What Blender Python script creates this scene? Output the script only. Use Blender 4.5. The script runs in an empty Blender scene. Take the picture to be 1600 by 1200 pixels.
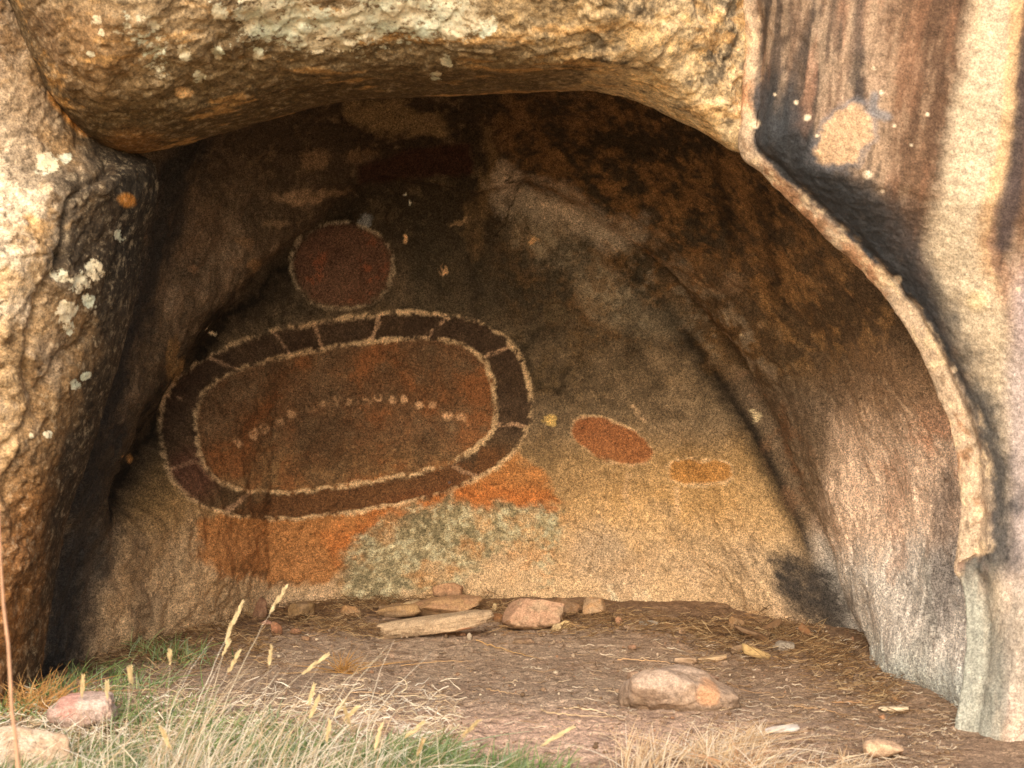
import bpy, math, random
import numpy as np
random.seed(7); rng = np.random.default_rng(11)
SC = bpy.context.scene
# ------------------------------------------------------------------ camera
CAMP = np.array([0.0, -9.0, 1.4]); FPX = 3600.0; PITCH = math.atan(220/3600)
cd = bpy.data.cameras.new('camera'); cam = bpy.data.objects.new('camera', cd)
SC.collection.objects.link(cam); SC.camera = cam
cam.location = CAMP; cam.rotation_euler = (math.pi/2-PITCH, 0, 0)
cd.lens = 81; cd.sensor_width = 36; cd.clip_end = 2000
cd.dof.use_dof = True; cd.dof.focus_distance = 8.7; cd.dof.aperture_fstop = 6.5
# ------------------------------------------------------------------ light
SUN_EL, SUN_AZ = math.radians(29), math.radians(-9)      # azimuth: 0 = from behind the camera, negative = from its left
w = bpy.data.worlds.new('World'); SC.world = w; w.use_nodes = True
nt = w.node_tree; sky = nt.nodes.new('ShaderNodeTexSky'); sky.sky_type = 'NISHITA'; sky.sun_disc = False
sky.sun_elevation = SUN_EL; sky.sun_rotation = math.pi - SUN_AZ
sky.dust_density = 4.0; sky.ozone_density = 0.6
nt.links.new(sky.outputs[0], nt.nodes['Background'].inputs[0]); nt.nodes['Background'].inputs[1].default_value = 0.15
sl = bpy.data.lights.new('sun', 'SUN'); sun = bpy.data.objects.new('sun', sl); SC.collection.objects.link(sun)
sl.energy = 1.2; sl.angle = math.radians(28); sl.color = (1.0, 0.965, 0.92)
sun.rotation_euler = (math.pi/2-SUN_EL, 0, SUN_AZ)
SC.view_settings.view_transform = 'Standard'; SC.view_settings.look = 'None'
SC.view_settings.exposure = 0.70; SC.view_settings.gamma = 1
try:
    SC.cycles.max_bounces = 8; SC.cycles.diffuse_bounces = 5
except Exception: pass

# ------------------------------------------------------------------ helpers
CP, SP_ = math.cos(PITCH), math.sin(PITCH)
def at(px, py, Y):
    """world point on the plane y=Y that stands at photo position px,py"""
    a = (px-800)/FPX; b = (600-py)/FPX
    dy = CP + b*SP_; dz = -SP_ + b*CP
    t = (Y-CAMP[1])/dy
    return np.array([a*t, Y, CAMP[2]+dz*t])
def proj(P):
    d = P-CAMP; dep = d[..., 1]*CP - d[..., 2]*SP_; up = d[..., 1]*SP_ + d[..., 2]*CP
    return 800+FPX*d[..., 0]/dep, 600-FPX*up/dep
TAB = rng.random((64, 64, 64)).astype(np.float32)*2-1
ROT = np.array([[.8, .6, 0], [-.48, .64, .6], [.36, -.48, .8]], np.float32)
def vn(P, f, seed=0):
    q = (P.astype(np.float32) @ ROT)*np.float32(f) + np.float32(seed*7.31+100)
    i = np.floor(q).astype(np.int32); t = q-i; t = t*t*(3-2*t); i &= 63; j = (i+1) & 63
    x0, y0, z0 = i[..., 0], i[..., 1], i[..., 2]; x1, y1, z1 = j[..., 0], j[..., 1], j[..., 2]
    tx, ty, tz = t[..., 0], t[..., 1], t[..., 2]
    a = TAB[x0, y0, z0]*(1-tx)+TAB[x1, y0, z0]*tx; b = TAB[x0, y1, z0]*(1-tx)+TAB[x1, y1, z0]*tx
    c = TAB[x0, y0, z1]*(1-tx)+TAB[x1, y0, z1]*tx; d = TAB[x0, y1, z1]*(1-tx)+TAB[x1, y1, z1]*tx
    return (a*(1-ty)+b*ty)*(1-tz)+(c*(1-ty)+d*ty)*tz
def fbm(P, f, octs=4, seed=0, gain=.55):
    s = 0; a = 1; n = 0
    for k in range(octs):
        s = s+a*vn(P if k % 2 else P[..., [1, 2, 0]], f, seed+k*3); n += a; a *= gain; f *= 2.03
    return s/n*1.6
def sm(a, b, x):
    t = np.clip((x-a)/(b-a), 0, 1); return t*t*(3-2*t)
def lin(c):
    c = np.array(c, float)/255; return np.where(c < .04045, c/12.92, ((c+.055)/1.055)**2.4)
def mix(col, c, m, g=1.0):
    c = lin(c)*g if len(np.shape(c)) == 1 else c
    return col + (c-col)*np.clip(m, 0, 1)[..., None]
def pdist(X, Y, pts, closed=False):
    pts = np.array(pts, float); n = len(pts); best = np.full(X.shape, 1e9); ins = np.zeros(X.shape, bool)
    for k in range(n if closed else n-1):
        ax, ay = pts[k][:2]; bx, by = pts[(k+1) % n][:2]; dx, dy = bx-ax, by-ay
        t = np.clip(((X-ax)*dx+(Y-ay)*dy)/(dx*dx+dy*dy+1e-9), 0, 1)
        best = np.minimum(best, np.hypot(X-ax-t*dx, Y-ay-t*dy))
        if closed and ay != by:
            ins ^= ((ay > Y) != (by > Y)) & (X < dx*(Y-ay)/(dy)+ax)
    return np.where(ins, -best, best) if closed else best
def catmull(pts, n, closed=False):
    pts = np.array(pts, float); m = len(pts)
    if closed: P = np.vstack([pts[-1:], pts, pts[:2]]); seg = m
    else: P = np.vstack([2*pts[:1]-pts[1:2], pts, 2*pts[-1:]-pts[-2:-1]]); seg = m-1
    L = np.linalg.norm(P[2:2+seg]-P[1:1+seg], axis=1)**.5 if False else np.ones(seg)
    u = np.linspace(0, seg, n, endpoint=not closed); i = np.minimum(u.astype(int), seg-1); t = (u-i)[:, None]
    a, b, c, d = P[i], P[i+1], P[i+2], P[i+3]
    return .5*((2*b)+(c-a)*t+(2*a-5*b+4*c-d)*t*t+(3*b-a-3*c+d)*t**3)
def resample(P, n):
    L = np.r_[0, np.cumsum(np.linalg.norm(np.diff(P, axis=0), axis=1))]; u = np.linspace(0, L[-1], n)
    return np.stack([np.interp(u, L, P[:, k]) for k in range(P.shape[1])], 1)
def gridfaces(nu, nv, wrap=False):
    u = np.arange(nu if wrap else nu-1); v = np.arange(nv-1); U, V = np.meshgrid(u, v, indexing='ij'); U2 = (U+1) % nu
    return np.stack([U*nv+V, U2*nv+V, U2*nv+V+1, U*nv+V+1], -1).reshape(-1, 4)
def gnorm(P, wrap=False):
    if wrap: du = np.roll(P, -1, 0)-np.roll(P, 1, 0)
    else: du = np.gradient(P, axis=0)
    dv = np.gradient(P, axis=1); n = np.cross(du, dv); return n/(np.linalg.norm(n, axis=-1, keepdims=True)+1e-9)
def mesh(name, V, F, mat, col=None, attrs=None, parent=None, smooth=True):
    V = np.asarray(V, np.float32).reshape(-1, 3); F = np.asarray(F, np.int32); k = F.shape[1]
    me = bpy.data.meshes.new(name); me.vertices.add(len(V)); me.vertices.foreach_set('co', V.ravel())
    me.loops.add(F.size); me.loops.foreach_set('vertex_index', F.ravel())
    me.polygons.add(len(F)); me.polygons.foreach_set('loop_start', np.arange(0, F.size, k, dtype=np.int32))
    me.update(calc_edges=True)
    me.polygons.foreach_set('use_smooth', np.full(len(F), smooth))
    if col is not None:
        a = me.color_attributes.new('Col', 'FLOAT_COLOR', 'POINT')
        a.data.foreach_set('color', np.c_[np.clip(col.reshape(-1, 3), 0, 1), np.ones(len(V))].astype(np.float32).ravel())
    for nme, val in (attrs or {}).items():
        a = me.attributes.new(nme, 'FLOAT', 'POINT'); a.data.foreach_set('value', np.asarray(val, np.float32).ravel())
    me.materials.append(mat); o = bpy.data.objects.new(name, me); SC.collection.objects.link(o)
    if parent: o.parent = parent
    return o
def tag(o, label=None, cat=None, group=None, kind=None):
    if label: o['label'] = label
    if cat: o['category'] = cat
    if group: o['group'] = group
    if kind: o['kind'] = kind
    return o

# ------------------------------------------------------------------ materials
def rockmat(name, grain=.5, fleck=0., ystretch=1., gscale=190, lich=(205, 208, 182), bump=.5, rough=.92, streak=0, mid=.25):
    m = bpy.data.materials.new(name); m.use_nodes = True; n = m.node_tree; L = n.links
    N = lambda t, **k: n.nodes.new(t)
    b = n.nodes['Principled BSDF']; b.inputs['Roughness'].default_value = rough
    b.inputs['Specular IOR Level'].default_value = .25
    tc0 = N('ShaderNodeTexCoord'); tc = N('ShaderNodeMapping'); tc.inputs['Scale'].default_value = (1, ystretch, 1); L.new(tc0.outputs['Object'], tc.inputs['Vector'])
    at_ = N('ShaderNodeAttribute'); at_.attribute_name = 'Col'
    def noise(s, det, ro=.6):
        x = N('ShaderNodeTexNoise'); x.inputs['Scale'].default_value = s; x.inputs['Detail'].default_value = det
        x.inputs['Roughness'].default_value = ro; L.new(tc.outputs[0], x.inputs['Vector']); return x
    def mr(src, a, b_, c, d):
        x = N('ShaderNodeMapRange'); x.inputs[1].default_value = a; x.inputs[2].default_value = b_
        x.inputs[3].default_value = c; x.inputs[4].default_value = d; L.new(src, x.inputs[0]); return x.outputs[0]
    def mul(a, b_, op='MULTIPLY'):
        x = N('ShaderNodeMath'); x.operation = op
        for i, s in enumerate((a, b_)):
            if isinstance(s, (int, float)): x.inputs[i].default_value = s
            else: L.new(s, x.inputs[i])
        return x.outputs[0]
    n1 = noise(gscale, 2, .7); n2 = noise(38, 5, .65); n3 = noise(gscale*.45, 2, .6)
    g = mul(mr(n1.outputs[0], .28, .72, 1-grain, 1+grain), mr(n2.outputs[0], .25, .75, 1-mid, 1+mid))
    g = mul(g, mr(n3.outputs[0], .3, .7, 1-grain*.45, 1+grain*.45))
    # dark mineral flecks
    v = N('ShaderNodeTexVoronoi'); v.inputs['Scale'].default_value = gscale*.55; L.new(tc.outputs[0], v.inputs['Vector'])
    g = mul(g, mr(v.outputs['Distance'], .12, .3, 1-grain*.7, 1))
    mx = N('ShaderNodeVectorMath'); mx.operation = 'SCALE'; L.new(at_.outputs['Color'], mx.inputs[0]); L.new(g, mx.inputs['Scale'])
    src = mx.outputs[0]
    if fleck:
        f1 = noise(26, 9, .78); f2 = noise(64, 6, .75)
        for f_, lo_, hi_, gn in ((f1, .47, .39, .42), (f2, .44, .37, .5)):
            sc = N('ShaderNodeVectorMath'); sc.operation = 'SCALE'; L.new(src, sc.inputs[0])
            L.new(mr(f_.outputs[0], lo_, hi_, 1, 1+(gn-1)*fleck), sc.inputs['Scale']); src = sc.outputs[0]
    if fleck:
        for f_, lo_, hi_, k in ((f1, .54, .62, .6), (f2, .57, .64, .5)):
            cm = N('ShaderNodeMix'); cm.data_type = 'RGBA'; L.new(mr(f_.outputs[0], lo_, hi_, 0, k*fleck), cm.inputs[0]); L.new(src, cm.inputs[6])
            br = N('ShaderNodeMix'); br.data_type = 'RGBA'; br.inputs[0].default_value = .5; br.inputs[7].default_value = (*lin((236, 212, 172)), 1)
            b2 = N('ShaderNodeVectorMath'); b2.operation = 'SCALE'; b2.inputs['Scale'].default_value = 1.6; L.new(src, b2.inputs[0]); L.new(b2.outputs[0], br.inputs[6])
            L.new(br.outputs[2] if fleck > .5 else b2.outputs[0], cm.inputs[7]); src = cm.outputs[2]
    la = N('ShaderNodeAttribute'); la.attribute_name = 'lichen'
    ln = noise(42, 8, .74); ll = mul(ln.outputs[0], mr(la.outputs['Fac'], 0, 1, -.36, .118), 'ADD')
    lm = mr(ll, .48, .56, 0, 1)
    lcr = N('ShaderNodeMix'); lcr.data_type = 'RGBA'; l2 = noise(9, 4)
    L.new(mr(l2.outputs[0], .42, .6, 0, 1), lcr.inputs[0])
    lcr.inputs[6].default_value = (*lin((222, 205, 170)), 1); lcr.inputs[7].default_value = (*lin(lich), 1)
    lv = N('ShaderNodeVectorMath'); lv.operation = 'SCALE'; L.new(lcr.outputs[2], lv.inputs[0]); L.new(mul(mr(n1.outputs[0], .3, .7, .7, 1.1), 1.12), lv.inputs['Scale'])
    fm = N('ShaderNodeMix'); fm.data_type = 'RGBA'; L.new(lm, fm.inputs[0]); L.new(src, fm.inputs[6]); L.new(lv.outputs[0], fm.inputs[7])
    L.new(fm.outputs[2], b.inputs['Base Color'])
    h = mul(mul(n1.outputs[0], .35), mul(n2.outputs[0], 1.2), 'ADD'); h = mul(h, mul(lm, .12), 'ADD')
    bp = N('ShaderNodeBump'); bp.inputs['Strength'].default_value = bump; bp.inputs['Distance'].default_value = .012
    L.new(h, bp.inputs['Height']); L.new(bp.outputs[0], b.inputs['Normal'])
    return m
def plantmat(name, rough=.8, trans=.25):
    m = bpy.data.materials.new(name); m.use_nodes = True; n = m.node_tree; b = n.nodes['Principled BSDF']
    a = n.nodes.new('ShaderNodeAttribute'); a.attribute_name = 'Col'
    no = n.nodes.new('ShaderNodeTexNoise'); no.inputs['Scale'].default_value = 60
    tc = n.nodes.new('ShaderNodeTexCoord'); n.links.new(tc.outputs['Object'], no.inputs['Vector'])
    mr = n.nodes.new('ShaderNodeMapRange'); mr.inputs[3].default_value = .65; mr.inputs[4].default_value = 1.3
    n.links.new(no.outputs[0], mr.inputs[0])
    s = n.nodes.new('ShaderNodeVectorMath'); s.operation = 'SCALE'; n.links.new(a.outputs['Color'], s.inputs[0]); n.links.new(mr.outputs[0], s.inputs['Scale'])
    n.links.new(s.outputs[0], b.inputs['Base Color']); b.inputs['Roughness'].default_value = rough
    b.inputs['Specular IOR Level'].default_value = .3
    t = n.nodes.new('ShaderNodeBsdfTranslucent'); n.links.new(s.outputs[0], t.inputs[0])
    mx = n.nodes.new('ShaderNodeMixShader'); mx.inputs[0].default_value = trans
    n.links.new(b.outputs[0], mx.inputs[1]); n.links.new(t.outputs[0], mx.inputs[2]); n.links.new(mx.outputs[0], n.nodes['Material Output'].inputs[0])
    return m
M_IN = rockmat('painted_granite', fleck=.42, ystretch=.38, grain=.8, gscale=250, bump=.45, mid=.22)
M_OUT = rockmat('weathered_granite', fleck=.8, grain=.5, gscale=170, bump=.38, mid=.42)
M_SIDE = rockmat('stained_granite', fleck=.35, grain=.42, gscale=190, bump=.45, mid=.25)
M_STONE = rockmat('loose_stone', fleck=.25, grain=.35, gscale=190, bump=.4, mid=.15)
M_DIRT = rockmat('dirt', fleck=.4, grain=.5, gscale=150, bump=1.0, mid=.3, rough=1)
M_STRAW = plantmat('dry_straw'); M_GREEN = plantmat('green_blade', .6, .35); M_WOOD = plantmat('bark', .9, 0)

# ------------------------------------------------------------------ cave wall
G = 1.0
VAL = [(150, 1170, -1.0), (120, 1000, -1.3), (140, 890, -1.15), (185, 780, -.85), (250, 670, -.5), (330, 550, -.3), (430, 430, -.15),
       (540, 335, -.08), (640, 285, -.05), (760, 290, -.05), (900, 350, 0), (1020, 440, .02), (1110, 550, 0), (1190, 680, -.1),
       (1255, 820, -.25), (1300, 950, -.48), (1335, 1040, -.55), (1345, 1170, -.6), (1000, 1200, .1), (500, 1200, .1)]
RIM = [(10, 1250, -2.0), (10, 1050, -2.0), (20, 900, -1.95), (60, 750, -1.9), (110, 600, -1.9), (150, 430, -1.85), (180, 260, -1.8),
       (260, 110, -1.75), (500, 40, -1.75), (800, 20, -1.8), (1090, 70, -1.85), (1275, 250, -1.95), (1400, 390, -2.0), (1500, 560, -2.05),
       (1550, 740, -2.1), (1560, 900, -2.25), (1550, 1060, -2.38), (1550, 1300, -2.45), (1000, 1900, -2.2), (500, 1900, -2.2)]
NU = 1000
Vw = catmull([at(*p) for p in VAL], 3000, True); Rw = catmull([at(*p) for p in RIM], 3000, True)
idx = np.r_[0, np.cumsum(np.linalg.norm(np.diff(Rw+Vw, axis=0), axis=1))]
idx = idx*1.0
low = 1-.75*sm(-.15, -.35, Vw[:, 2])       # fewer columns below the ground
wgt = np.r_[0, np.cumsum(np.linalg.norm(np.diff(Rw+Vw, axis=0), axis=1)*low[1:])]
uu = np.interp(np.linspace(0, wgt[-1], NU, endpoint=False), wgt, np.arange(3000))
pick = lambda A: np.stack([np.interp(uu, np.arange(3000), A[:, k]) for k in range(3)], 1)
V_, R_ = pick(Vw), pick(Rw)
def ypan(x): u = x+.1; return .22-.15*u*u-.2*u**4-1.1*np.maximum(-.95-x, 0)
cen = np.array([at(700, 760, 0)[0], 0, at(700, 760, 0)[2]])
s1 = np.linspace(0.004, 1, 230); s2 = np.linspace(0, 1, 240)[1:]
A = np.empty((NU, len(s1)+len(s2), 3))
X = cen[0]+(V_[:, None, 0]-cen[0])*s1; Z = cen[2]+(V_[:, None, 2]-cen[2])*s1
tilt = lambda z: -.10*np.clip(z, 0, 2)**1.2
Y = ypan(X)+tilt(Z) + (V_[:, 1]-ypan(V_[:, 0])-tilt(V_[:, 2]))[:, None]*s1**5
A[:, :len(s1)] = np.stack([X, Y, Z], -1)
S = s2[None, :, None]; out = V_-cen; out[:, 1] = 0; out /= np.linalg.norm(out, axis=1, keepdims=True)
B = V_[:, None]*(1-S)+R_[:, None]*S
vang = np.degrees(np.arctan2(V_[:, 2]-cen[2], V_[:, 0]-cen[0]))          # 0 = right, 90 = up, 180 = left
bul = np.interp(vang, [-180, -90, -25, 0, 35, 70, 90, 120, 150, 180], [-.02, 0, -.07, .0, .10, .16, .16, .10, .02, -.02])
B += out[:, None]*(bul[:, None, None]*np.sin(math.pi*np.clip(S, 0, 1)**.8)) + np.array([0, .10, 0])*np.sin(math.pi*S)
A[:, len(s1):] = B
# soften the fold a little and add the relief
k0 = len(s1)
for it in range(7):
    a = k0-9; b = k0+9; A[:, a:b] = (A[:, a-1:b-1]+A[:, a:b]*2+A[:, a+1:b+1])/4
Nn = gnorm(A, True)
if np.mean(Nn[:, 5, 1]) > 0: Nn = -Nn
edge = np.abs(np.arange(A.shape[1])-k0)/230.
disp = .035*fbm(A, 1.6, 3, 1)+.010*fbm(A*np.array([1, 1, .6]), 7, 3, 5)+.0035*fbm(A, 35, 2, 9)
px, py = proj(A); disp -= (.006*fbm(A*np.array([1, 1, .6]), 7, 3, 5)+.0024*fbm(A, 35, 2, 9))*sm(1240, 1330, px)*sm(350, 600, py)
for (cx, cy, r) in ((870, 487, 25), (1140, 440, 26), (1000, 528, 20)):      # round scars
    d = np.hypot(px-cx, py-cy)/r
    disp += .014*np.exp(-((d-.85)/.22)**2)*(.6+.4*np.sign(cy-py)) + .012*np.exp(-(d/.5)**2)
# stepped shelf above the painted panel
d = pdist(px, py, [(500, 335), (545, 288), (640, 281), (745, 279), (800, 300)])
disp += .05*np.exp(-(d/16)**2)*sm(290, 270, py)
# diagonal flakes on the left wall
fl = fbm(np.stack([A[..., 0]*1.3+A[..., 2]*.9, A[..., 1], (A[..., 2]-A[..., 0]*1.2)*.25], -1), 9, 3, 33)
disp += .018*np.abs(fl)*sm(520, 380, px-(700-py)*.15)
gL = pdist(px, py, [(600, 300), (540, 335), (430, 430), (330, 550), (250, 670), (200, 770)])
gR = pdist(px, py, [(820, 310), (900, 350), (1020, 440), (1110, 550), (1190, 680), (1255, 820), (1300, 950), (1330, 1020)])
disp -= .07*np.exp(-(gL/30)**2)+.085*np.exp(-(gR/24)**2)
disp += .005*sm(-.03, .03, fbm(A, 2.4, 4, 81))+.0035*sm(-.03, .03, fbm(A, 5.5, 4, 85))+.004*sm(.30, .36, fbm(A, 9, 4, 88))
disp += .03*np.exp(-((gL-75)/35)**2)*(px < 560)+.03*np.exp(-((gR-80)/40)**2)
A += Nn*disp[..., None]
px, py = proj(A)
A2 = A*np.array([1, .45, 1]); n1 = fbm(A2, 2.2, 5, 40); n2 = fbm(A2, 6, 5, 50, .62); n3 = fbm(A2, 16, 4, 60, .65); n4 = fbm(A2, 45, 3, 70, .7)
wx = px+n2*22+n3*10+n4*3; wy = py+fbm(A, 6, 5, 55, .62)*22+fbm(A, 16, 4, 65)*9+n4*3
tx = px+n3*3+n4*3.2; ty = py+fbm(A, 16, 3, 66)*3+n4*2.5           # tighter wander for the painted lines
C = np.empty(A.shape); C[:] = lin((190, 160, 122))
C = mix(C, (180, 142, 96), sm(-.2, .7, n2)*.6)
C = mix(C, (200, 172, 140), sm(.1, .6, n1)*.5*sm(800, 900, py))
inpan = np.zeros(A.shape[:2]); inpan[:, :k0] = 1
C = mix(C, (190, 148, 88), sm(660, 720, py)*sm(880, 780, wy)*.55)
C = mix(C, (150, 134, 116), sm(60, 15, pdist(wx, wy, [(930, 870), (960, 900)]))*.35)
# dark stain over the upper wall, deepened in place of shade; its lower edge wanders
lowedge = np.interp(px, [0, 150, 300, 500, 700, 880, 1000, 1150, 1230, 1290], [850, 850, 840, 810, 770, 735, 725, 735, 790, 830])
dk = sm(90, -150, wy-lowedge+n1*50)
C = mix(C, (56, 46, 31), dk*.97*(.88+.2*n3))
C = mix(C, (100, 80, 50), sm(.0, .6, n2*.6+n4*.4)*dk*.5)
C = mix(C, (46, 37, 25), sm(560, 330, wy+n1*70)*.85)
C = mix(C, (56, 50, 36), sm(620, 450, wy)*sm(840, 640, np.abs(px-820)*4)*.5)
# left wall
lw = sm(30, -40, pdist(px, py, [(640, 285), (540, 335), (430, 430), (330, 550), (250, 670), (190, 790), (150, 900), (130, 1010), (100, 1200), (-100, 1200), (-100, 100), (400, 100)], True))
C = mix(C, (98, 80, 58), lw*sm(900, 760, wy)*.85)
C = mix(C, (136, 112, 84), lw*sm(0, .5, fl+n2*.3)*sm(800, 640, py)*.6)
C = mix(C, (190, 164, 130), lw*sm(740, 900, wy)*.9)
# centre-left dark fold, right fold: crease shade painted dark, with a thin crack line
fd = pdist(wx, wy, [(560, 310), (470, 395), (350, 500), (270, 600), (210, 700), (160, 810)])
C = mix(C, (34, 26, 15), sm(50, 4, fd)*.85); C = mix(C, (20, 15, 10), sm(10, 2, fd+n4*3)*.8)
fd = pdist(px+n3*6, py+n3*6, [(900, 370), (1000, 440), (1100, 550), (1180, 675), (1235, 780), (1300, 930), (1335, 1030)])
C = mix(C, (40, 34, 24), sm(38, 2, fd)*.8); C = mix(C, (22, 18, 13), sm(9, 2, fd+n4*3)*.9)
# right wall
rw = sm(-20, 20, px-np.interp(py, [200, 440, 560, 680, 820, 950, 1040, 1200], [1500, 1020, 1110, 1195, 1262, 1303, 1340, 1350]))
C = mix(C, (92, 72, 48), rw*sm(700, 520, wy)*.95)
C = mix(C, (164, 124, 74), sm(.05, .5, n3+n2*.6)*sm(330, 420, py)*sm(640, 500, py)*sm(1060, 1200, px)*.7)
C = mix(C, (180, 146, 112), rw*sm(480, 640, wy)*sm(1230, 1400, px+(py-500)*.2)*.9)
C = mix(C, (126, 106, 84), rw*sm(560, 640, py)*sm(1330, 1280, wx)*.85)
C = mix(C, (238, 206, 176), rw*sm(600, 720, wy)*sm(1270, 1330, wx)*.95)  # pinkish tan, painted paler to make up for weak light on this wall
C = mix(C, (214, 152, 112), rw*sm(.1, .6, n2)*sm(600, 700, py)*sm(880, 780, py)*sm(1300, 1360, px)*.6)
C = mix(C, (222, 214, 200), rw*sm(820, 900, wy)*.85)
C = mix(C, (202, 208, 196), rw*sm(980, 1060, wy-(px-1400)*.3)*.8)
C = mix(C, (140, 134, 126), rw*sm(.1, .6, fbm(A*np.array([1, 1, .25]), 12, 3, 77))*sm(850, 900, py)*.45)
C = mix(C, (92, 84, 80), rw*sm(40, 10, pdist(wx, wy, [(1470, 760), (1475, 850), (1468, 960)]))*.6)
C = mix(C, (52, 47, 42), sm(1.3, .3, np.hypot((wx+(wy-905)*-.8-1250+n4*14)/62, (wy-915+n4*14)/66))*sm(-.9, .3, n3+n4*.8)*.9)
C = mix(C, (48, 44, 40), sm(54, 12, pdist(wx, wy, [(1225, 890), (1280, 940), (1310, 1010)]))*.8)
# upper right brown mottling, black roof
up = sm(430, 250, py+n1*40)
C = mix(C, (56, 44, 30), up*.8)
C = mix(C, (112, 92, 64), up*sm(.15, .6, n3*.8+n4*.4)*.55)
mt = sm(-.35, .7, n3*.6+n2*.6+n4*.55+.05)*sm(330, 120, np.hypot((wx-1080)*.9, (wy-330)*1.1))
C = mix(C, (140, 100, 52), mt*.8)
mt = sm(-.3, .7, n3*.6+n2*.6+n4*.5)*sm(120, 30, pdist(wx, wy, [(840, 200), (1000, 210), (1100, 260)]))
C = mix(C, (112, 80, 42), mt*.7)
C = mix(C, (124, 102, 66), sm(16, 0, pdist(wx, wy, [(545, 170), (620, 165), (690, 180), (700, 205), (640, 200), (560, 195)], True))*.9)
C = mix(C, (112, 88, 54), sm(22, 6, pdist(wx, wy, [(760, 230), (765, 285), (735, 340), (745, 400)]))*.7)
C = mix(C, (58, 34, 24), sm(6, -6, pdist(px+n3*3, py+n3*4, [(560, 262), (640, 232), (735, 225), (742, 272), (640, 281), (560, 285)], True))*.95)
# ash grey streak and speckled grey zones
C = mix(C, (186, 168, 144), sm(46, 4, pdist(wx, wy, [(790, 300), (850, 325), (930, 350), (975, 365)]))*.75)
C = mix(C, (136, 122, 98), sm(60, 10, pdist(wx, wy, [(830, 360), (900, 400), (960, 470), (1020, 500)]))*(.35+.5*sm(0, .5, n3)))
C = mix(C, (146, 132, 110), sm(70, 10, pdist(wx, wy, [(1020, 430), (1100, 480), (1180, 540), (1210, 600)]))*sm(-.1, .5, n3)*.75)
C = mix(C, (140, 104, 74), sm(60, 0, pdist(wx, wy, [(1190, 600), (1230, 680), (1260, 760)]))*sm(.1, .5, n3)*.7)
# tan / pale flakes
for (cx, cy, rx, ry, c) in ((490, 246, 20, 18, (112, 88, 58)), (463, 308, 36, 10, (130, 104, 74)), (505, 300, 40, 6, (118, 94, 64)), (385, 378, 14, 9, (110, 84, 54)),
        (400, 411, 12, 9, (120, 92, 56)), (275, 560, 10, 34, (116, 88, 50)), (572, 348, 17, 9, (110, 110, 108)), (560, 238, 26, 10, (96, 74, 48)),
        (635, 374, 7, 5, (190, 148, 98)), (692, 424, 5, 8, (180, 140, 94)), (834, 383, 9, 7, (178, 138, 88)), (862, 655, 10, 10, (190, 158, 92)),
        (290, 350, 55, 60, (92, 72, 50)), (430, 350, 20, 6, (110, 88, 60)), (640, 316, 2.5, 3, (230, 215, 185)), (633, 302, 2, 2, (230, 215, 185)),
        (200, 714, 6, 6, (170, 120, 60)), (300, 424, 7, 7, (120, 90, 60)), (1345, 620, 3, 3, (60, 40, 25)), (1178, 652, 3, 9, (200, 180, 140)),
        (330, 520, 3, 3, (200, 180, 140)), (1162, 530, 3, 3, (200, 180, 140)), (725, 345, 26, 4, (120, 96, 64)), (1140, 440, 18, 15, (112, 88, 62)), (870, 487, 20, 18, (74, 62, 42))):
    C = mix(C, c, sm(1.35, .7, np.hypot((px+n3*12+n4*4-cx)/rx, (py+n2*10+n3*6+n4*4-cy)/ry))*.85, 1.35)
# black strip low at the far left and its neighbour grey
C = mix(C, (36, 35, 34), sm(48, 10, pdist(wx, wy, [(300, 240), (250, 340), (215, 480), (165, 640), (115, 800), (95, 900), (85, 1060)]))*.9)
C = mix(C, (44, 43, 42), sm(60, 15, pdist(wx, wy, [(140, 860), (110, 960), (90, 1060)]))*.85)
C = mix(C, (168, 140, 108), lw*sm(120, 160, wx)*sm(880, 960, py)*.6)
# ochre smear along the foot of the panel, grey-green lichened skin under it
sme = pdist(wx, wy, [(292, 850), (330, 815), (420, 775), (540, 760), (660, 735), (780, 705), (850, 740), (866, 778), (800, 796), (700, 800), (600, 835), (545, 880), (500, 906), (340, 905)], True)
mo = sm(9, -9, sme)
C = mix(C, (172, 114, 62), mo*.85); C = mix(C, (180, 104, 50), mo*sm(40, 0, pdist(wx, wy, [(540, 850), (640, 800), (740, 765), (850, 780)]))*.65)
C = mix(C, (172, 108, 64), sm(14, 3, pdist(wx, wy, [(735, 790), (800, 793), (852, 790)]))*.6)
ln = sm(12, -10, pdist(wx, wy, [(540, 860), (600, 822), (690, 782), (760, 792), (865, 800), (872, 860), (800, 850), (750, 880), (720, 930), (540, 940)], True)+n4*5)
C = mix(C, (152, 142, 108), ln*.72); C = mix(C, (190, 184, 150), ln*sm(.05, .4, n4+n3*.5)*.6); C = mix(C, (100, 94, 70), ln*sm(.05, .4, -n4-n3*.6)*.65); C = mix(C, (176, 120, 70), ln*sm(.2, .5, n2)*.5)
C = mix(C, (186, 136, 86), sm(70, 10, pdist(wx, wy, [(770, 850), (850, 830), (840, 900)]))*sm(-.1, .4, n3)*.5)
C = mix(C, (160, 154, 124), sm(26, 4, pdist(wx, wy, [(845, 800), (865, 850), (840, 905)]))*sm(0, .35, n4)*.7)
C = mix(C, (206, 192, 160), sm(24, 4, pdist(wx, wy, [(960, 930), (985, 942)]))*sm(-.2, .3, n4)*.7)
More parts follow.
